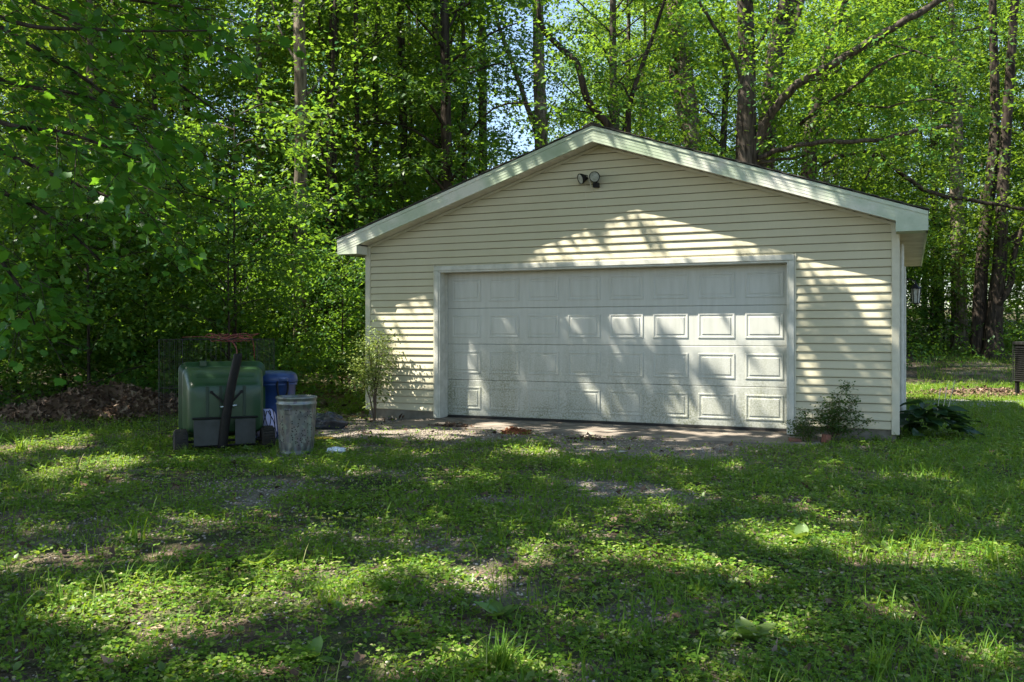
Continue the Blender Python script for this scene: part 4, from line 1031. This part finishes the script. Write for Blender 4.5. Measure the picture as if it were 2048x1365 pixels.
tw.tube([(-.09, -.11, -.06), (-.12, -.05, -.2), (-.115, -.012, -.36), (-.118, -.006, -.43)], .0018, 5)
tw.build('loose_string', M['cobweb'], flo)

# lantern on the side wall
ln = np.array([XR+.05, 3.9, 1.86]); lt = empty('wall_lantern', ln, 'small caged wall lantern beyond the right corner of the garage', 'lantern')
MB().box(-.036, -.012, -.06, .06, -.05, .2).build('back_plate', M['black_metal'], lt)
MB().tube([(-.02, 0, .14), (.06, 0, .22), (.15, 0, .18), (.16, 0, .13)], .012, 6).build('arm', M['black_metal'], lt)
MB().lathe([(.02, .13), (.085, .07), (.09, .06), (.0, .06)], 6, (.16, 0, 0)).build('cap', M['black_metal'], lt)
cg = MB()
for i in range(6):
    a = i*math.pi/3; cg.tube([(.16+.075*math.cos(a), .075*math.sin(a), .06), (.16+.055*math.cos(a), .055*math.sin(a), -.17)], .006, 4)
cg.lathe([(.0, -.19), (.06, -.175), (.06, -.165), (0, -.165)], 6, (.16, 0, 0)); cg.build('cage', M['black_metal'], lt)
MB().lathe([(.068, .055), (.05, -.163)], 6, (.16, 0, 0)).build('glass_pane', M['glass'], lt)

# ------------------------------------------------------------------ green dump cart standing on end
cz = 9.75
cb = W(452, 0, cz+.22); cb[2] = terrain(cb[0], cb[1])-.02
cart = empty('garden_cart', cb, 'green plastic dump cart tipped on end with a black handle', 'garden cart', rz=ANG+.40)
def rrect(hw, z0, z1, rad, y, n=6, xo=0.0):
    pts = []
    for (cx, czz, a0) in ((hw-rad, z1-rad, 0), (-hw+rad, z1-rad, 90), (-hw+rad, z0+rad, 180), (hw-rad, z0+rad, 270)):
        for i in range(n):
            a = R_(a0+90*i/(n-1)); pts.append((xo+cx+rad*math.cos(a), y, czz+rad*math.sin(a)))
    return pts
secs = [rrect(.475, .13, .985, .10, .40), rrect(.475, .13, .985, .10, .425), rrect(.445, .16, .955, .09, .425), rrect(.44, .165, .95, .09, .40)]
outer = [rrect(.475, .13, .985, .10, .425), rrect(.478, .127, .988, .10, .405), rrect(.475, .13, .985, .10, .385), rrect(.440, .17, .938, .08, .383), rrect(.432, .178, .925, .08, .30), rrect(.420, .19, .885, .08, .16), rrect(.408, .20, .815, .08, .05), rrect(.398, .21, .775, .08, -.01), rrect(.385, .222, .75, .075, -.042), rrect(.36, .245, .725, .07, -.056), rrect(.25, .36, .62, .07, -.060)]
inner = [rrect(.475, .13, .985, .10, .425), rrect(.43, .175, .94, .09, .42), rrect(.415, .195, .89, .10, .16), rrect(.40, .21, .82, .11, .055), rrect(.36, .26, .74, .10, .0), rrect(.25, .36, .62, .09, -.03)]
def loft(secs, flip=False):
    n = len(secs[0]); vs = sum(secs, []); fs = []
    for i in range(len(secs)-1):
        for j in range(n):
            a = i*n+j; b = i*n+(j+1) % n; fs.append((a, b, b+n, a+n) if not flip else (a, a+n, b+n, b))
    last = tuple(range((len(secs)-1)*n, len(secs)*n)); fs.append(last if not flip else last[::-1])
    return MB().add(vs, fs)
loft(outer).build('tub', M['cart_green'], cart, smooth=True)
loft(inner, True).build('tub_lining', M['cart_green'], cart, smooth=True)
for x in (-.215, .155): MB().box(x-.035, x+.035, .345, .43, .935, .998).build('lip_clip', M['cart_green'], cart, bevel=.006)
for x in (-.20, -.06, .19): MB().box(x-.017, x+.017, -.068, -.045, .40, .735).build('rib', M['cart_dark'], cart, bevel=.006)
for (x0, x1) in ((-.345, -.055), (.085, .305)): MB().box(x0, x1, -.12, -.106, .09, .37).build('axle_plate', M['cart_plate'], cart, bevel=.004)
MB().tube([(-.50, -.04, .13), (.46, -.04, .13)], .016, 8).build('axle', M['black_metal'], cart)
for z_ in (.385, .085): MB().tube([(-.36, -.10, z_), (.33, -.10, z_)], .012, 8).build('cross_bar', M['black_metal'], cart)
hp = smooth_path([(-.05, -.12, .05), (-.025, -.15, .30), (.03, -.20, .70), (.095, -.24, 1.03), (.10, -.24, 1.09)], 6)
hdl = MB().tube(hp, list(np.interp(np.linspace(0, 1, len(hp)), [0, .35, .9, 1], [.052, .05, .047, .042])), 14).build('handle', M['black_metal'], cart, smooth=True)
MB().tube([(-.075, -.185, .51), (.095, -.185, .525)], .012, 8).build('handle_pin', M['chrome'], hdl)
bx = MB(); bx.tube([(-.155, -.07, .665), (-.01, -.14, .53)], .011, 7); bx.tube([(.155, -.07, .665), (.04, -.15, .55)], .011, 7); bx.build('brace', M['black_metal'], cart)
for x in (-.158, .158): MB().lathe([(0, -.02), (.018, -.02), (.018, .01)], 10, (x, -.065, .667), axis=(0, 1, 0)).build('bolt', M['black_metal'], cart)
for x in (-.475, .445):
    t = MB().lathe([(.06, -.055), (.10, -.075), (.128, -.066), (.137, -.03), (.139, .0), (.137, .03), (.128, .066), (.10, .075), (.06, .055)], 28, (x, -.03, .13), axis=(1, 0, 0))
    for i in range(28):
        a = 2*math.pi*i/28
        for s in (-1, 1):
            c = np.array([x+s*.03, -.03+.137*math.cos(a+s*.11), .13+.137*math.sin(a+s*.11)])
            t.tube([c-np.array([.026, 0, 0]), c+np.array([.026, 0, 0])], .007, 4)
    w = t.build('wheel', M['tyre'], cart, smooth=False)
    MB().lathe([(.0, -.03), (.062, -.05), (.062, .05), (.0, .03)], 20, (x, -.03, .13), axis=(1, 0, 0)).build('rim', M['cart_plate'], w, smooth=True)

# ------------------------------------------------------------------ galvanised can with punched holes
cc = G(584, 913); cc = cc+VW*.2; cc[2] = terrain(cc[0], cc[1])
can = empty('metal_can', cc, 'galvanised metal trash can punched with round holes', 'trash can')
nr = 96; prof = []
zz = [0, .012, .03, .05, .06, .14, .3, .46, .515, .525, .54, .55, .575, .585, .60, .61]
rad = [.176, .178, .174, .176, .179, .184, .193, .202, .205, .214, .214, .206, .207, .216, .218, .214]
vs = []
for z, rr_ in zip(zz, rad):
    for j in range(nr):
        t = 2*math.pi*j/nr; fl_ = (.0045*math.cos(t*16) if .06 <= z <= .515 else 0); vs.append(((rr_+fl_)*math.cos(t), (rr_+fl_)*math.sin(t), z))
for z, rr_ in ((.605, .206), (.52, .200), (.06, .172), (.03, .17)):
    for j in range(nr):
        t = 2*math.pi*j/nr; vs.append((rr_*math.cos(t), rr_*math.sin(t), z))
K = len(zz)+4; fs = [(i*nr+j, i*nr+(j+1) % nr, (i+1)*nr+(j+1) % nr, (i+1)*nr+j) for i in range(K-1) for j in range(nr)]
fs.append(tuple((K-1)*nr+j for j in range(nr)))
MB().add(vs, fs).build('can_body', M['galv'], can, smooth=True)
hm = MB(); cam_az = math.atan2(-VW[1], -VW[0])
rr_ = random.Random(4); spots_ = []
for (a0, a1, z0, z1, n) in ((-.05, 1.15, .10, .47, 62), (-1.15, -.55, .12, .42, 22), (1.6, 4.6, .1, .46, 70)):
    for _ in range(n):
        spots_.append((rr_.uniform(a0, a1), rr_.uniform(z0, z1)))
for a, z in spots_:
    t = cam_az+a; rads = np.interp(z, zz, rad)+.0045*math.cos(t*16)+.0012
    nx_, ny_ = math.cos(t), math.sin(t); tx, ty = -ny_, nx_; q = .0072
    vs = [(nx_*rads+tx*q*math.cos(b), ny_*rads+ty*q*math.cos(b), z+q*math.sin(b)) for b in np.linspace(0, 2*math.pi, 9)[:-1]]
    vs2 = [(p[0]-nx_*.006, p[1]-ny_*.006, p[2]) for p in vs]
    hm.add(vs+vs2, [tuple(range(8))]+[(i, (i+1) % 8, (i+1) % 8+8, i+8) for i in range(8)])
ho = hm.build('punched_holes', M['dark_gap'], can); ho['kind'] = 'stuff'
for da in (-.22, math.pi-.22):
    t = cam_az+da; n_ = np.array([math.cos(t), math.sin(t), 0]); s_ = np.array([-n_[1], n_[0], 0])
    hh_ = MB(); b0 = n_*.207+np.array([0, 0, .475])
    hh_.tube([b0-s_*.03+np.array([0, 0, .012]), b0+n_*.012-s_*.03, b0+n_*.012-s_*.028+np.array([0, 0, -.045]), b0+n_*.012+s_*.028+np.array([0, 0, -.045]), b0+n_*.012+s_*.03, b0+s_*.03+np.array([0, 0, .012])], .005, 6)
    hh_.tube([b0-s_*.042+np.array([0, 0, .005]), b0+s_*.042+np.array([0, 0, .005])], .011, 6); hh_.build('handle', M['galv'], can)

# ------------------------------------------------------------------ blue bin behind
bc = W(549, 0, 10.75); bc[2] = terrain(bc[0], bc[1])
bn = empty('blue_bin', bc, 'blue plastic bin with thick rim behind the metal can', 'bin', rz=ANG)
MB().lathe([(0, .0), (.20, .0), (.215, .03), (.235, .40), (.245, .66), (.262, .668), (.266, .69), (.262, .70), (.24, .70), (.232, .4), (.2, .04), (0, .03)], 40).build('bin_body', M['blue'], bn, smooth=True)
MB().lathe([(.0, .835), (.10, .838), (.20, .828), (.247, .805), (.268, .765), (.274, .712), (.268, .705), (.25, .703)], 40).build('lid', M['blue'], bn, smooth=True)
hb = MB(); hb.tube(smooth_path([(.10, -.245, .72), (.105, -.275, .66), (.12, -.275, .565), (.16, -.255, .54), (.20, -.225, .565), (.21, -.20, .66), (.205, -.20, .72)], 5), .013, 8); hb.build('handle', M['black_metal'], bn, smooth=True)
MB().box(.09, .215, -.245, -.19, .72, .765).build('latch', M['blue'], bn, bevel=.012)

# lavender bundle
lc = W(533, 0, 10.3); lc[2] = terrain(lc[0], lc[1]); lb = empty('plastic_bundle', lc, 'pale lavender plastic bundle crossed by dark cords between cart and can', 'bundle', rz=ANG)
vs = []; fs = []; NB, NA = 18, 28
def bpt(i, j, k=1.0):
    th = math.pi*i/(NB-1); t = 2*math.pi*j/NA; q = .115*math.sin(th)**.7*(1+.10*math.sin(3*t+i*.4)+.06*math.sin(5*t-i*.7))*k
    return (q*math.cos(t), q*math.sin(t), .215-.215*math.cos(th)*k+.03*math.sin(2*t+1)*math.sin(th))
for i in range(NB):
    for j in range(NA): vs.append(bpt(i, j))
for i in range(NB-1):
    for j in range(NA): a = i*NA+j; b = i*NA+(j+1) % NA; fs.append((a, b, b+NA, a+NA))
MB().add(vs, fs).build('bundle', M['lavender'], lb, smooth=True)
cdm = MB()
for s0 in (17, 20, 23, 26):
    for sg in (-1, 1): cdm.tube([bpt(i, s0+sg*(i-9)*.42, 1.03) for i in range(2, NB-2)], .0045, 5)
cdm.build('cord', M['black_metal'], lb)

# ------------------------------------------------------------------ wire pen with red cord
pc = W(437, 0, 11.6); pc[2] = terrain(pc[0], pc[1]); pen = empty('wire_pen', pc, 'tall dark wire pet pen standing behind the cart', 'wire pen', rz=ANG)
HW, HD, HT = .61, .40, 1.27-float(pc[2])-.12
fr = MB()
for sx in (-1, 1):
    for sy in (-1, 1): fr.tube([(sx*HW, sy*HD, -.05), (sx*HW, sy*HD, HT)], .006, 6)
for zf in (.05, .5*HT, HT):
    fr.tube([(-HW, -HD, zf), (HW, -HD, zf), (HW, HD, zf), (-HW, HD, zf), (-HW, -HD, zf)], .005, 6)
fr.build('frame', M['wire'], pen)
wm = MB()
for i in range(1, 19):
    x = -HW+i*2*HW/19
    for sy in (-1, 1): wm.tube([(x, sy*HD, 0), (x, sy*HD, HT)], .0014, 4, caps=False)
for i in range(1, 11):
    y = -HD+i*2*HD/11
    for sx in (-1, 1): wm.tube([(sx*HW, y, 0), (sx*HW, y, HT)], .0014, 4, caps=False)
for i in range(1, 9):
    zf = HT*i/9
    for sy in (-1, 1): wm.tube([(-HW, sy*HD, zf), (HW, sy*HD, zf)], .0014, 4, caps=False)
w_ = wm.build('wire_mesh', M['wire'], pen); w_['kind'] = 'stuff'
rr_ = np.random.default_rng(12); rc = MB()
Zt = pc[2]+HT
base_pts = [W(x, y, 11.35+rr_.uniform(-.15, .15)) for (x, y) in ((365, 675), (400, 674), (440, 676), (470, 672), (500, 673), (507, 690), (509, 718))]
rc.tube(smooth_path([p for p in base_pts], 5), .005, 6)
for q in range(5):
    pts_ = []; cx = 455+rr_.uniform(-45, 45)
    for s_ in range(6): pts_.append(W(cx+rr_.uniform(-48, 48), 675+rr_.uniform(-9, 9), 11.4+rr_.uniform(-.25, .25)))
    rc.tube(smooth_path(pts_, 5), .0045, 6)
rc.tube(smooth_path([W(455, 678, 11.3), W(468, 688, 11.2), W(474, 705, 11.0), W(470, 730, 11.0)], 5), .007, 6)
v0 = W(455, 676, 11.4); rc.v = [tuple(np.array(p)-v0) for p in rc.v]
cordo = rc.build('red_cord', M['red_cord'], loc=[float(c) for c in v0], smooth=True); tag(cordo, 'tangled faded red cord draped along the top of the wire pen', 'cord')

# ------------------------------------------------------------------ bags and scraps
def lumpy(name, label, cat, c, rx, ry, rz_, material, rot, seed, amp=.16, n=26, m=40):
    vs = []; fs = []; rr_ = np.random.default_rng(seed); ph = rr_.uniform(0, 6.28, 8)
    for i in range(n):
        th = math.pi*i/(n-1)
        for j in range(m):
            t = 2*math.pi*j/m
            k = 1+amp*(math.sin(3*t+ph[0]+2*th)*.5+math.sin(5*t+ph[1]-3*th)*.35+math.sin(9*t+4*th+ph[2])*.25+math.sin(7*th+2*t+ph[3])*.3)
            vs.append((rx*k*math.sin(th)*math.cos(t), ry*k*math.sin(th)*math.sin(t), max(0.0, rz_*(.75-k*math.cos(th)))))
    for i in range(n-1):
        for j in range(m): a = i*m+j; b = i*m+(j+1) % m; fs.append((a, b, b+m, a+m))
    o = MB().add(vs, fs).build(name, material, smooth=True, loc=[float(v) for v in c]); o.rotation_euler = (0, 0, rot)
    return tag(o, label, cat)
c = G(655, 858); c[2] = terrain(c[0], c[1])-.01
lumpy('trash_bag', 'crumpled shiny black trash bag lying behind the metal can', 'trash bag', c, .25, .13, .125, M['black_bag'], ANG+.1, 3, .2)
c = G(672, 912); c[2] = terrain(c[0], c[1])+.03
lumpy('white_bag', 'small crumpled white plastic bag on the ground right of the metal can', 'plastic bag', c, .10, .06, .035, M['white_scrap'], ANG, 8, .2)
c = G(646, 886); c[2] = terrain(c[0], c[1])+.045
lumpy('yellow_sheet', 'flat faded yellow sheet on the ground behind the can', 'plastic sheet', c, .13, .12, .012, M['yellow'], ANG, 9, .15)
c = G(1243, 907); c[2] = terrain(c[0], c[1])+.012
pp_ = MB().add([(-.05, -.03, 0), (.05, -.025, .012), (.055, .03, .004), (-.045, .035, .01), (-.05, -.03, .003), (.05, -.025, .015), (.055, .03, .007), (-.045, .035, .013)], [(3, 2, 1, 0), (4, 5, 6, 7), (0, 1, 5, 4), (1, 2, 6, 5), (2, 3, 7, 6), (3, 0, 4, 7)]).build('paper_scrap', M['white_trim'], loc=[float(v) for v in c]); tag(pp_, 'pale paper scrap on the gravel in front of the door', 'paper scrap')
def stone(name, label, cat, c, s, material, seed, rot=0.3):
    rr_ = np.random.default_rng(seed); mb = MB().box(-s[0], s[0], -s[1], s[1], 0, s[2])
    mb.v = [tuple(np.array(p)+rr_.normal(0, .1*min(s), 3)) for p in mb.v]
    o = mb.build(name, material, loc=[float(v) for v in c], bevel=.012); o.rotation_euler = (.05, .08, rot); return tag(o, label, cat)
c = W(1590, 0, 10.55); c[2] = -.05; stone('broken_brick', 'chipped reddish brick piece at the right end of the apron', 'brick', c, (.07, .05, .045), M['brick'], 1)
c = W(1652, 0, 10.5); c[2] = -.07; stone('broken_brick', 'upright reddish brick between the two dark shrubs', 'brick', c, (.045, .04, .12), M['brick'], 2, .9)

# ------------------------------------------------------------------ shrubs and plants
def shrub(name, label, base, stems, hts, lsize, matleaf, seed, nl=22, nsp=16, sr=.012, tm=T_OVAL, ln=.28, bare=.3, sigma=.06):
    rr_ = np.random.default_rng(seed); root = empty(name, base, label, 'shrub'); st = MB(); C = []; A = []
    for (dx, dy, hz) in stems:
        q = smooth_path([(0, 0, -.08), (dx*.25+rr_.normal(0, .02), dy*.25, hz*.4), (dx*.7, dy*.7, hz*.75), (dx, dy, hz)], 5)
        st.tube(q, list(np.linspace(sr, sr*.3, len(q))), 6)
        for k in range(nsp):
            f = rr_.uniform(bare, 1)*(len(q)-1); a = int(f); p = q[a]+(q[min(a+1, len(q)-1)]-q[a])*(f-a)
            C.append(p+rr_.normal(0, sigma, 3)); A.append(rr_.uniform(0, 6.283))
    st.build('stem', M['stem'], root, smooth=True)
    C = np.array(C); pos, ld, nm, sz = sprays(rr_, C, np.array(A), rr_.uniform(.6, 1.2, len(C))*ln, rr_.normal(-.35, .4, len(C)), nl, lsize)
    v, f = leaves(pos, ld, nm, sz, tm); link_mesh('foliage', np_mesh('foliage', v, f, M[matleaf]), root); return root
b = W(750, 0, 13.15); b[2] = terrain(b[0], b[1])
rs = np.random.default_rng(2)
shrub('pale_shrub', 'tall pale yellow-green shrub at the left corner of the garage', b, [(RT[0]*a, RT[1]*a, h_) for a, h_ in ((.05, 1.30), (.12, 1.22), (-.10, 1.16), (-.18, 1.0), (.12, 1.05), (-.26, .8), (-.05, .95)) ], 0, .040, 'shrub_pale', 5, nl=16, nsp=30, bare=.30, sigma=.09, ln=.30)
b = W(1660, 0, 10.55); b[2] = terrain(b[0], b[1])
shrub('dark_shrub', 'dark fine-leaved shrub before the siding right of the door', b, [(RT[0]*a, RT[1]*a-.04, h_) for a, h_ in ((.16, .66), (.10, .60), (.0, .5), (.28, .5), (.36, .34), (.42, .25), (-.1, .4), (.22, .4), (.05, .3))], 0, .030, 'shrub_dark', 6, nl=16, nsp=21, sr=.006, ln=.16, bare=.25, sigma=.03)
b = W(1618, 0, 10.6); b[2] = terrain(b[0], b[1])
shrub('dark_shrub', 'small bushy shrub with reddish tips beside the door casing', b, [(RT[0]*a, RT[1]*a-.03, h_) for a, h_ in ((-.05, .40), (.05, .36), (-.16, .28), (.14, .26), (-.22, .2), (.0, .22))], 0, .027, 'shrub_dark', 7, nl=15, nsp=17, sr=.005, ln=.14, bare=.2, sigma=.03)
# hosta with separate leaves
hb_ = CF(4.98, 10.75); hb_ = W(1850, 858, 11.0); hb_[2] = terrain(hb_[0], hb_[1]); hosta = empty('hosta', hb_, 'dark broad-leaved hosta clump against the right garage corner', 'hosta')
hm_ = []
for kk in range(4):
    rr_ = np.random.default_rng(60+kk); vs = []; fs = []; ns = 7
    for i in range(ns):
        t = i/(ns-1); w = .5*math.sin(math.pi*min(1, t**.75*.98+.02))**.8*.62; bend = -.45*t*t
        for s_ in (-1, -.5, 0, .5, 1):
            vs.append((w*s_, t*.95, bend+.12*abs(s_)*(1-t*.5)+.02*math.sin(t*9+s_*4+kk)))
    for i in range(ns-1):
        for j in range(4): a = i*5+j; fs.append((a, a+1, a+6, a+5))
    hm_.append(MB().add(vs, fs).mesh('leaf', M['hosta'], True))
rr_ = np.random.default_rng(8)
for i in range(64):
    a = rr_.uniform(0, 6.283); q = rr_.uniform(.0, 1)**.6; o = link_mesh('leaf', hm_[i % 4], hosta)
    o.location = (float(RT[0]*q*.42*math.cos(a)-VW[0]*q*.3*math.sin(a)), float(RT[1]*q*.42*math.cos(a)-VW[1]*q*.3*math.sin(a)), float(.08+.42*(1-q**1.5)*rr_.uniform(.5, 1)))
    o.rotation_euler = (float(rr_.uniform(-.1, .6)), float(rr_.normal(0, .25)), float(math.atan2(o.location[1], o.location[0])-math.pi/2+rr_.normal(0, .4))); s_ = float(rr_.uniform(.2, .32)); o.scale = (s_, s_, s_)
stt = MB()
for i in range(3): stt.tube([(.12+.05*i, .02*i, .2), (.17+.08*i, .03*i, .62+.05*i)], .004, 5)
stt.build('flower_stalk', M['cobweb'], hosta)

# individual foreground weeds
wmesh = []
for kk in range(3):
    vs = []; fs = []; ns = 6
    for i in range(ns):
        t = i/(ns-1); w = .30*math.sin(math.pi*min(1, t*.97+.03))**.8
        for s_ in (-1, 0, 1): vs.append((w*s_, t, -.3*t*t*(kk*.5+.4)+.08*abs(s_)+.015*math.sin(t*12+s_)))
    for i in range(ns-1):
        for j in range(2): a = i*3+j; fs.append((a, a+1, a+4, a+3))
    wmesh.append(MB().add(vs, fs).mesh('leaf', M['weed'], True))
def weed(label, px, py, s, n, seed):
    rr_ = np.random.default_rng(seed); p = G(px, py); p[2] = terrain(p[0], p[1]); root = empty('broadleaf_weed', p, label, 'weed', 'broad-leaved weeds in the yard')
    for i in range(n):
        o = link_mesh('leaf', wmesh[i % 3], root); q = float(s*rr_.uniform(.7, 1.15)); o.scale = (q, q, q)
        o.rotation_euler = (float(rr_.uniform(.15, .9)), 0, float(i*2*math.pi/n+rr_.normal(0, .3))); o.location = (0, 0, .01)
for a in (('plantain with one big pale drooping leaf near the bottom left edge', 622, 1330, .115, 6, 1), ('leafy weed standing in sun between the left bright patch and the centre', 512, 1135, .12, 6, 2),
          ('broad-leaved weed at the left edge of the central bright patch', 790, 1210, .11, 6, 3), ('pale docks catching sun in the lower right lawn', 1500, 1290, .13, 8, 4),
          ('dark low dock shaded in the middle of the right lawn', 1600, 1085, .14, 7, 5), ('small plantain on the bare gravel right of the centre', 1370, 945, .10, 6, 6),
          ('small bright weed at the left end of the gravel near the apron', 835, 868, .06, 5, 7), ('upright leafy weed under the green cart', 495, 905, .10, 6, 8),
          ('broad weed beside the bare patch at lower centre', 995, 1235, .12, 7, 9)): weed(*a)
def tuft(label, px, py, n, hgt, seed, wd_=.006):
    global r
    rr_ = np.random.default_rng(seed); p = G(px, py); p[2] = terrain(p[0], p[1]); root = empty('grass_tuft', p, label, 'grass tuft', 'tall grass tufts in the yard'); mb = MB()
    for i in range(n):
        a = rr_.uniform(0, 6.283); L0 = hgt*rr_.uniform(.5, 1.1); b0 = rr_.normal(0, .025, 2); le = rr_.uniform(.15, .8); w = wd_*rr_.uniform(.7, 1.4); vs = []
        for t in (0, .3, .6, .85, 1):
            c = np.array([b0[0]+math.cos(a)*L0*le*t*t, b0[1]+math.sin(a)*L0*le*t*t, L0*(t-.4*le*t*t)-.01]); s_ = np.array([-math.sin(a), math.cos(a), 0])*w*.5*(1-t**2*.95)
            vs += [c-s_, c+s_]
        mb.add(vs, [(2*i_, 2*i_+1, 2*i_+3, 2*i_+2) for i_ in range(4)])
    mb.build('blades', M['grass'], root, smooth=True)
for a in (('dense tall grass tuft at the bottom edge left of centre', 1000, 1350, 130, .20, 1), ('arching grass tuft by the sunny patch at left', 268, 1085, 26, .22, 2, .011), ('tall arching grass at the far left below the leaf heap', 40, 905, 30, .26, 3, .013),
          ('broad-bladed grass clump in the sunlit right lawn', 1905, 1235, 16, .20, 4, .018), ('arching wide grass at the right end of the sunlit strip', 1985, 1130, 14, .18, 5, .016),
          ('pale dry-tipped grass tuft at the bottom right', 1760, 1350, 40, .18, 6, .008), ('fine grass tuft in the shade at mid right', 1400, 1190, 40, .14, 7), ('loose grass tuft right of the bottom centre weeds', 660, 1215, 30, .15, 8),
          ('grass tuft against the base of the metal can', 545, 918, 40, .17, 9), ('grass tuft below the right corner trim of the garage', 1755, 885, 50, .14, 10), ('grass tuft under the left cart wheel', 370, 915, 50, .18, 11)): tuft(*a)

# ------------------------------------------------------------------ air conditioner and chain-link fence at the right edge
ac = CF(9.83+.0, 17.0); ac = W(2084, 725, 17.0); ac[2] = terrain(ac[0], ac[1])+.04
aco = empty('air_conditioner', ac, 'dark boxy outdoor air conditioner cut by the right picture edge', 'air conditioner', rz=ANG)
MB().box(-.36, .36, -.36, .36, .28, .30).box(-.36, .36, -.36, .36, .98, 1.04).box(-.33, .33, -.33, .33, .30, .98).build('cabinet', M['ac_body'], aco, bevel=.012)
lv = MB()
for i in range(16):
    z = .325+i*.04; lv.box(-.352, .352, -.352, -.334, z, z+.012).box(-.352, -.334, -.352, .352, z, z+.012).box(.334, .352, -.352, .352, z, z+.012)
for x in (-.358, .346): lv.box(x, x+.012, -.36, -.345, .30, .98).box(x, x+.012, .345, .36, .30, .98)
lv.build('louvre_grille', M['ac_body'], aco)
for x in (-.3, .3):
    for y in (-.3, .3): MB().box(x-.03, x+.03, y-.03, y+.03, -.12, .279).build('leg', M['black_metal'], aco)
fp = W(1972, 712, 27.5); fp[2] = terrain(fp[0], fp[1])
cf = empty('chain_link_fence', fp, 'grey chain-link fence beyond the lawn behind the air conditioner', 'fence', rz=ANG)
for i in range(4): MB().tube([(i*1.4, 0, -.1), (i*1.4, 0, 1.2)], .03, 8).build('post', M['fence_wire'], cf)
MB().tube([(0, 0, 1.17), (4.3, 0, 1.17)], .018, 6).build('top_rail', M['fence_wire'], cf)
lk = MB()
for i in range(-10, 40):
    for sg in (-1, 1):
        x0 = i*.12; p0, p1 = (x0, 0.0), (x0+sg*1.1, 1.1)
        lk.tube([(min(4.3, max(0, p0[0])), .03*sg*.3, .04+(abs(min(4.3, max(0, p0[0]))-p0[0]))), (min(4.3, max(0, p1[0])), .03*sg*.3, .04+max(0, 1.1-abs(min(4.3, max(0, p1[0]))-p1[0])))], .003, 4, caps=False)
l_ = lk.build('wire_mesh', M['fence_wire'], cf); l_['kind'] = 'stuff'
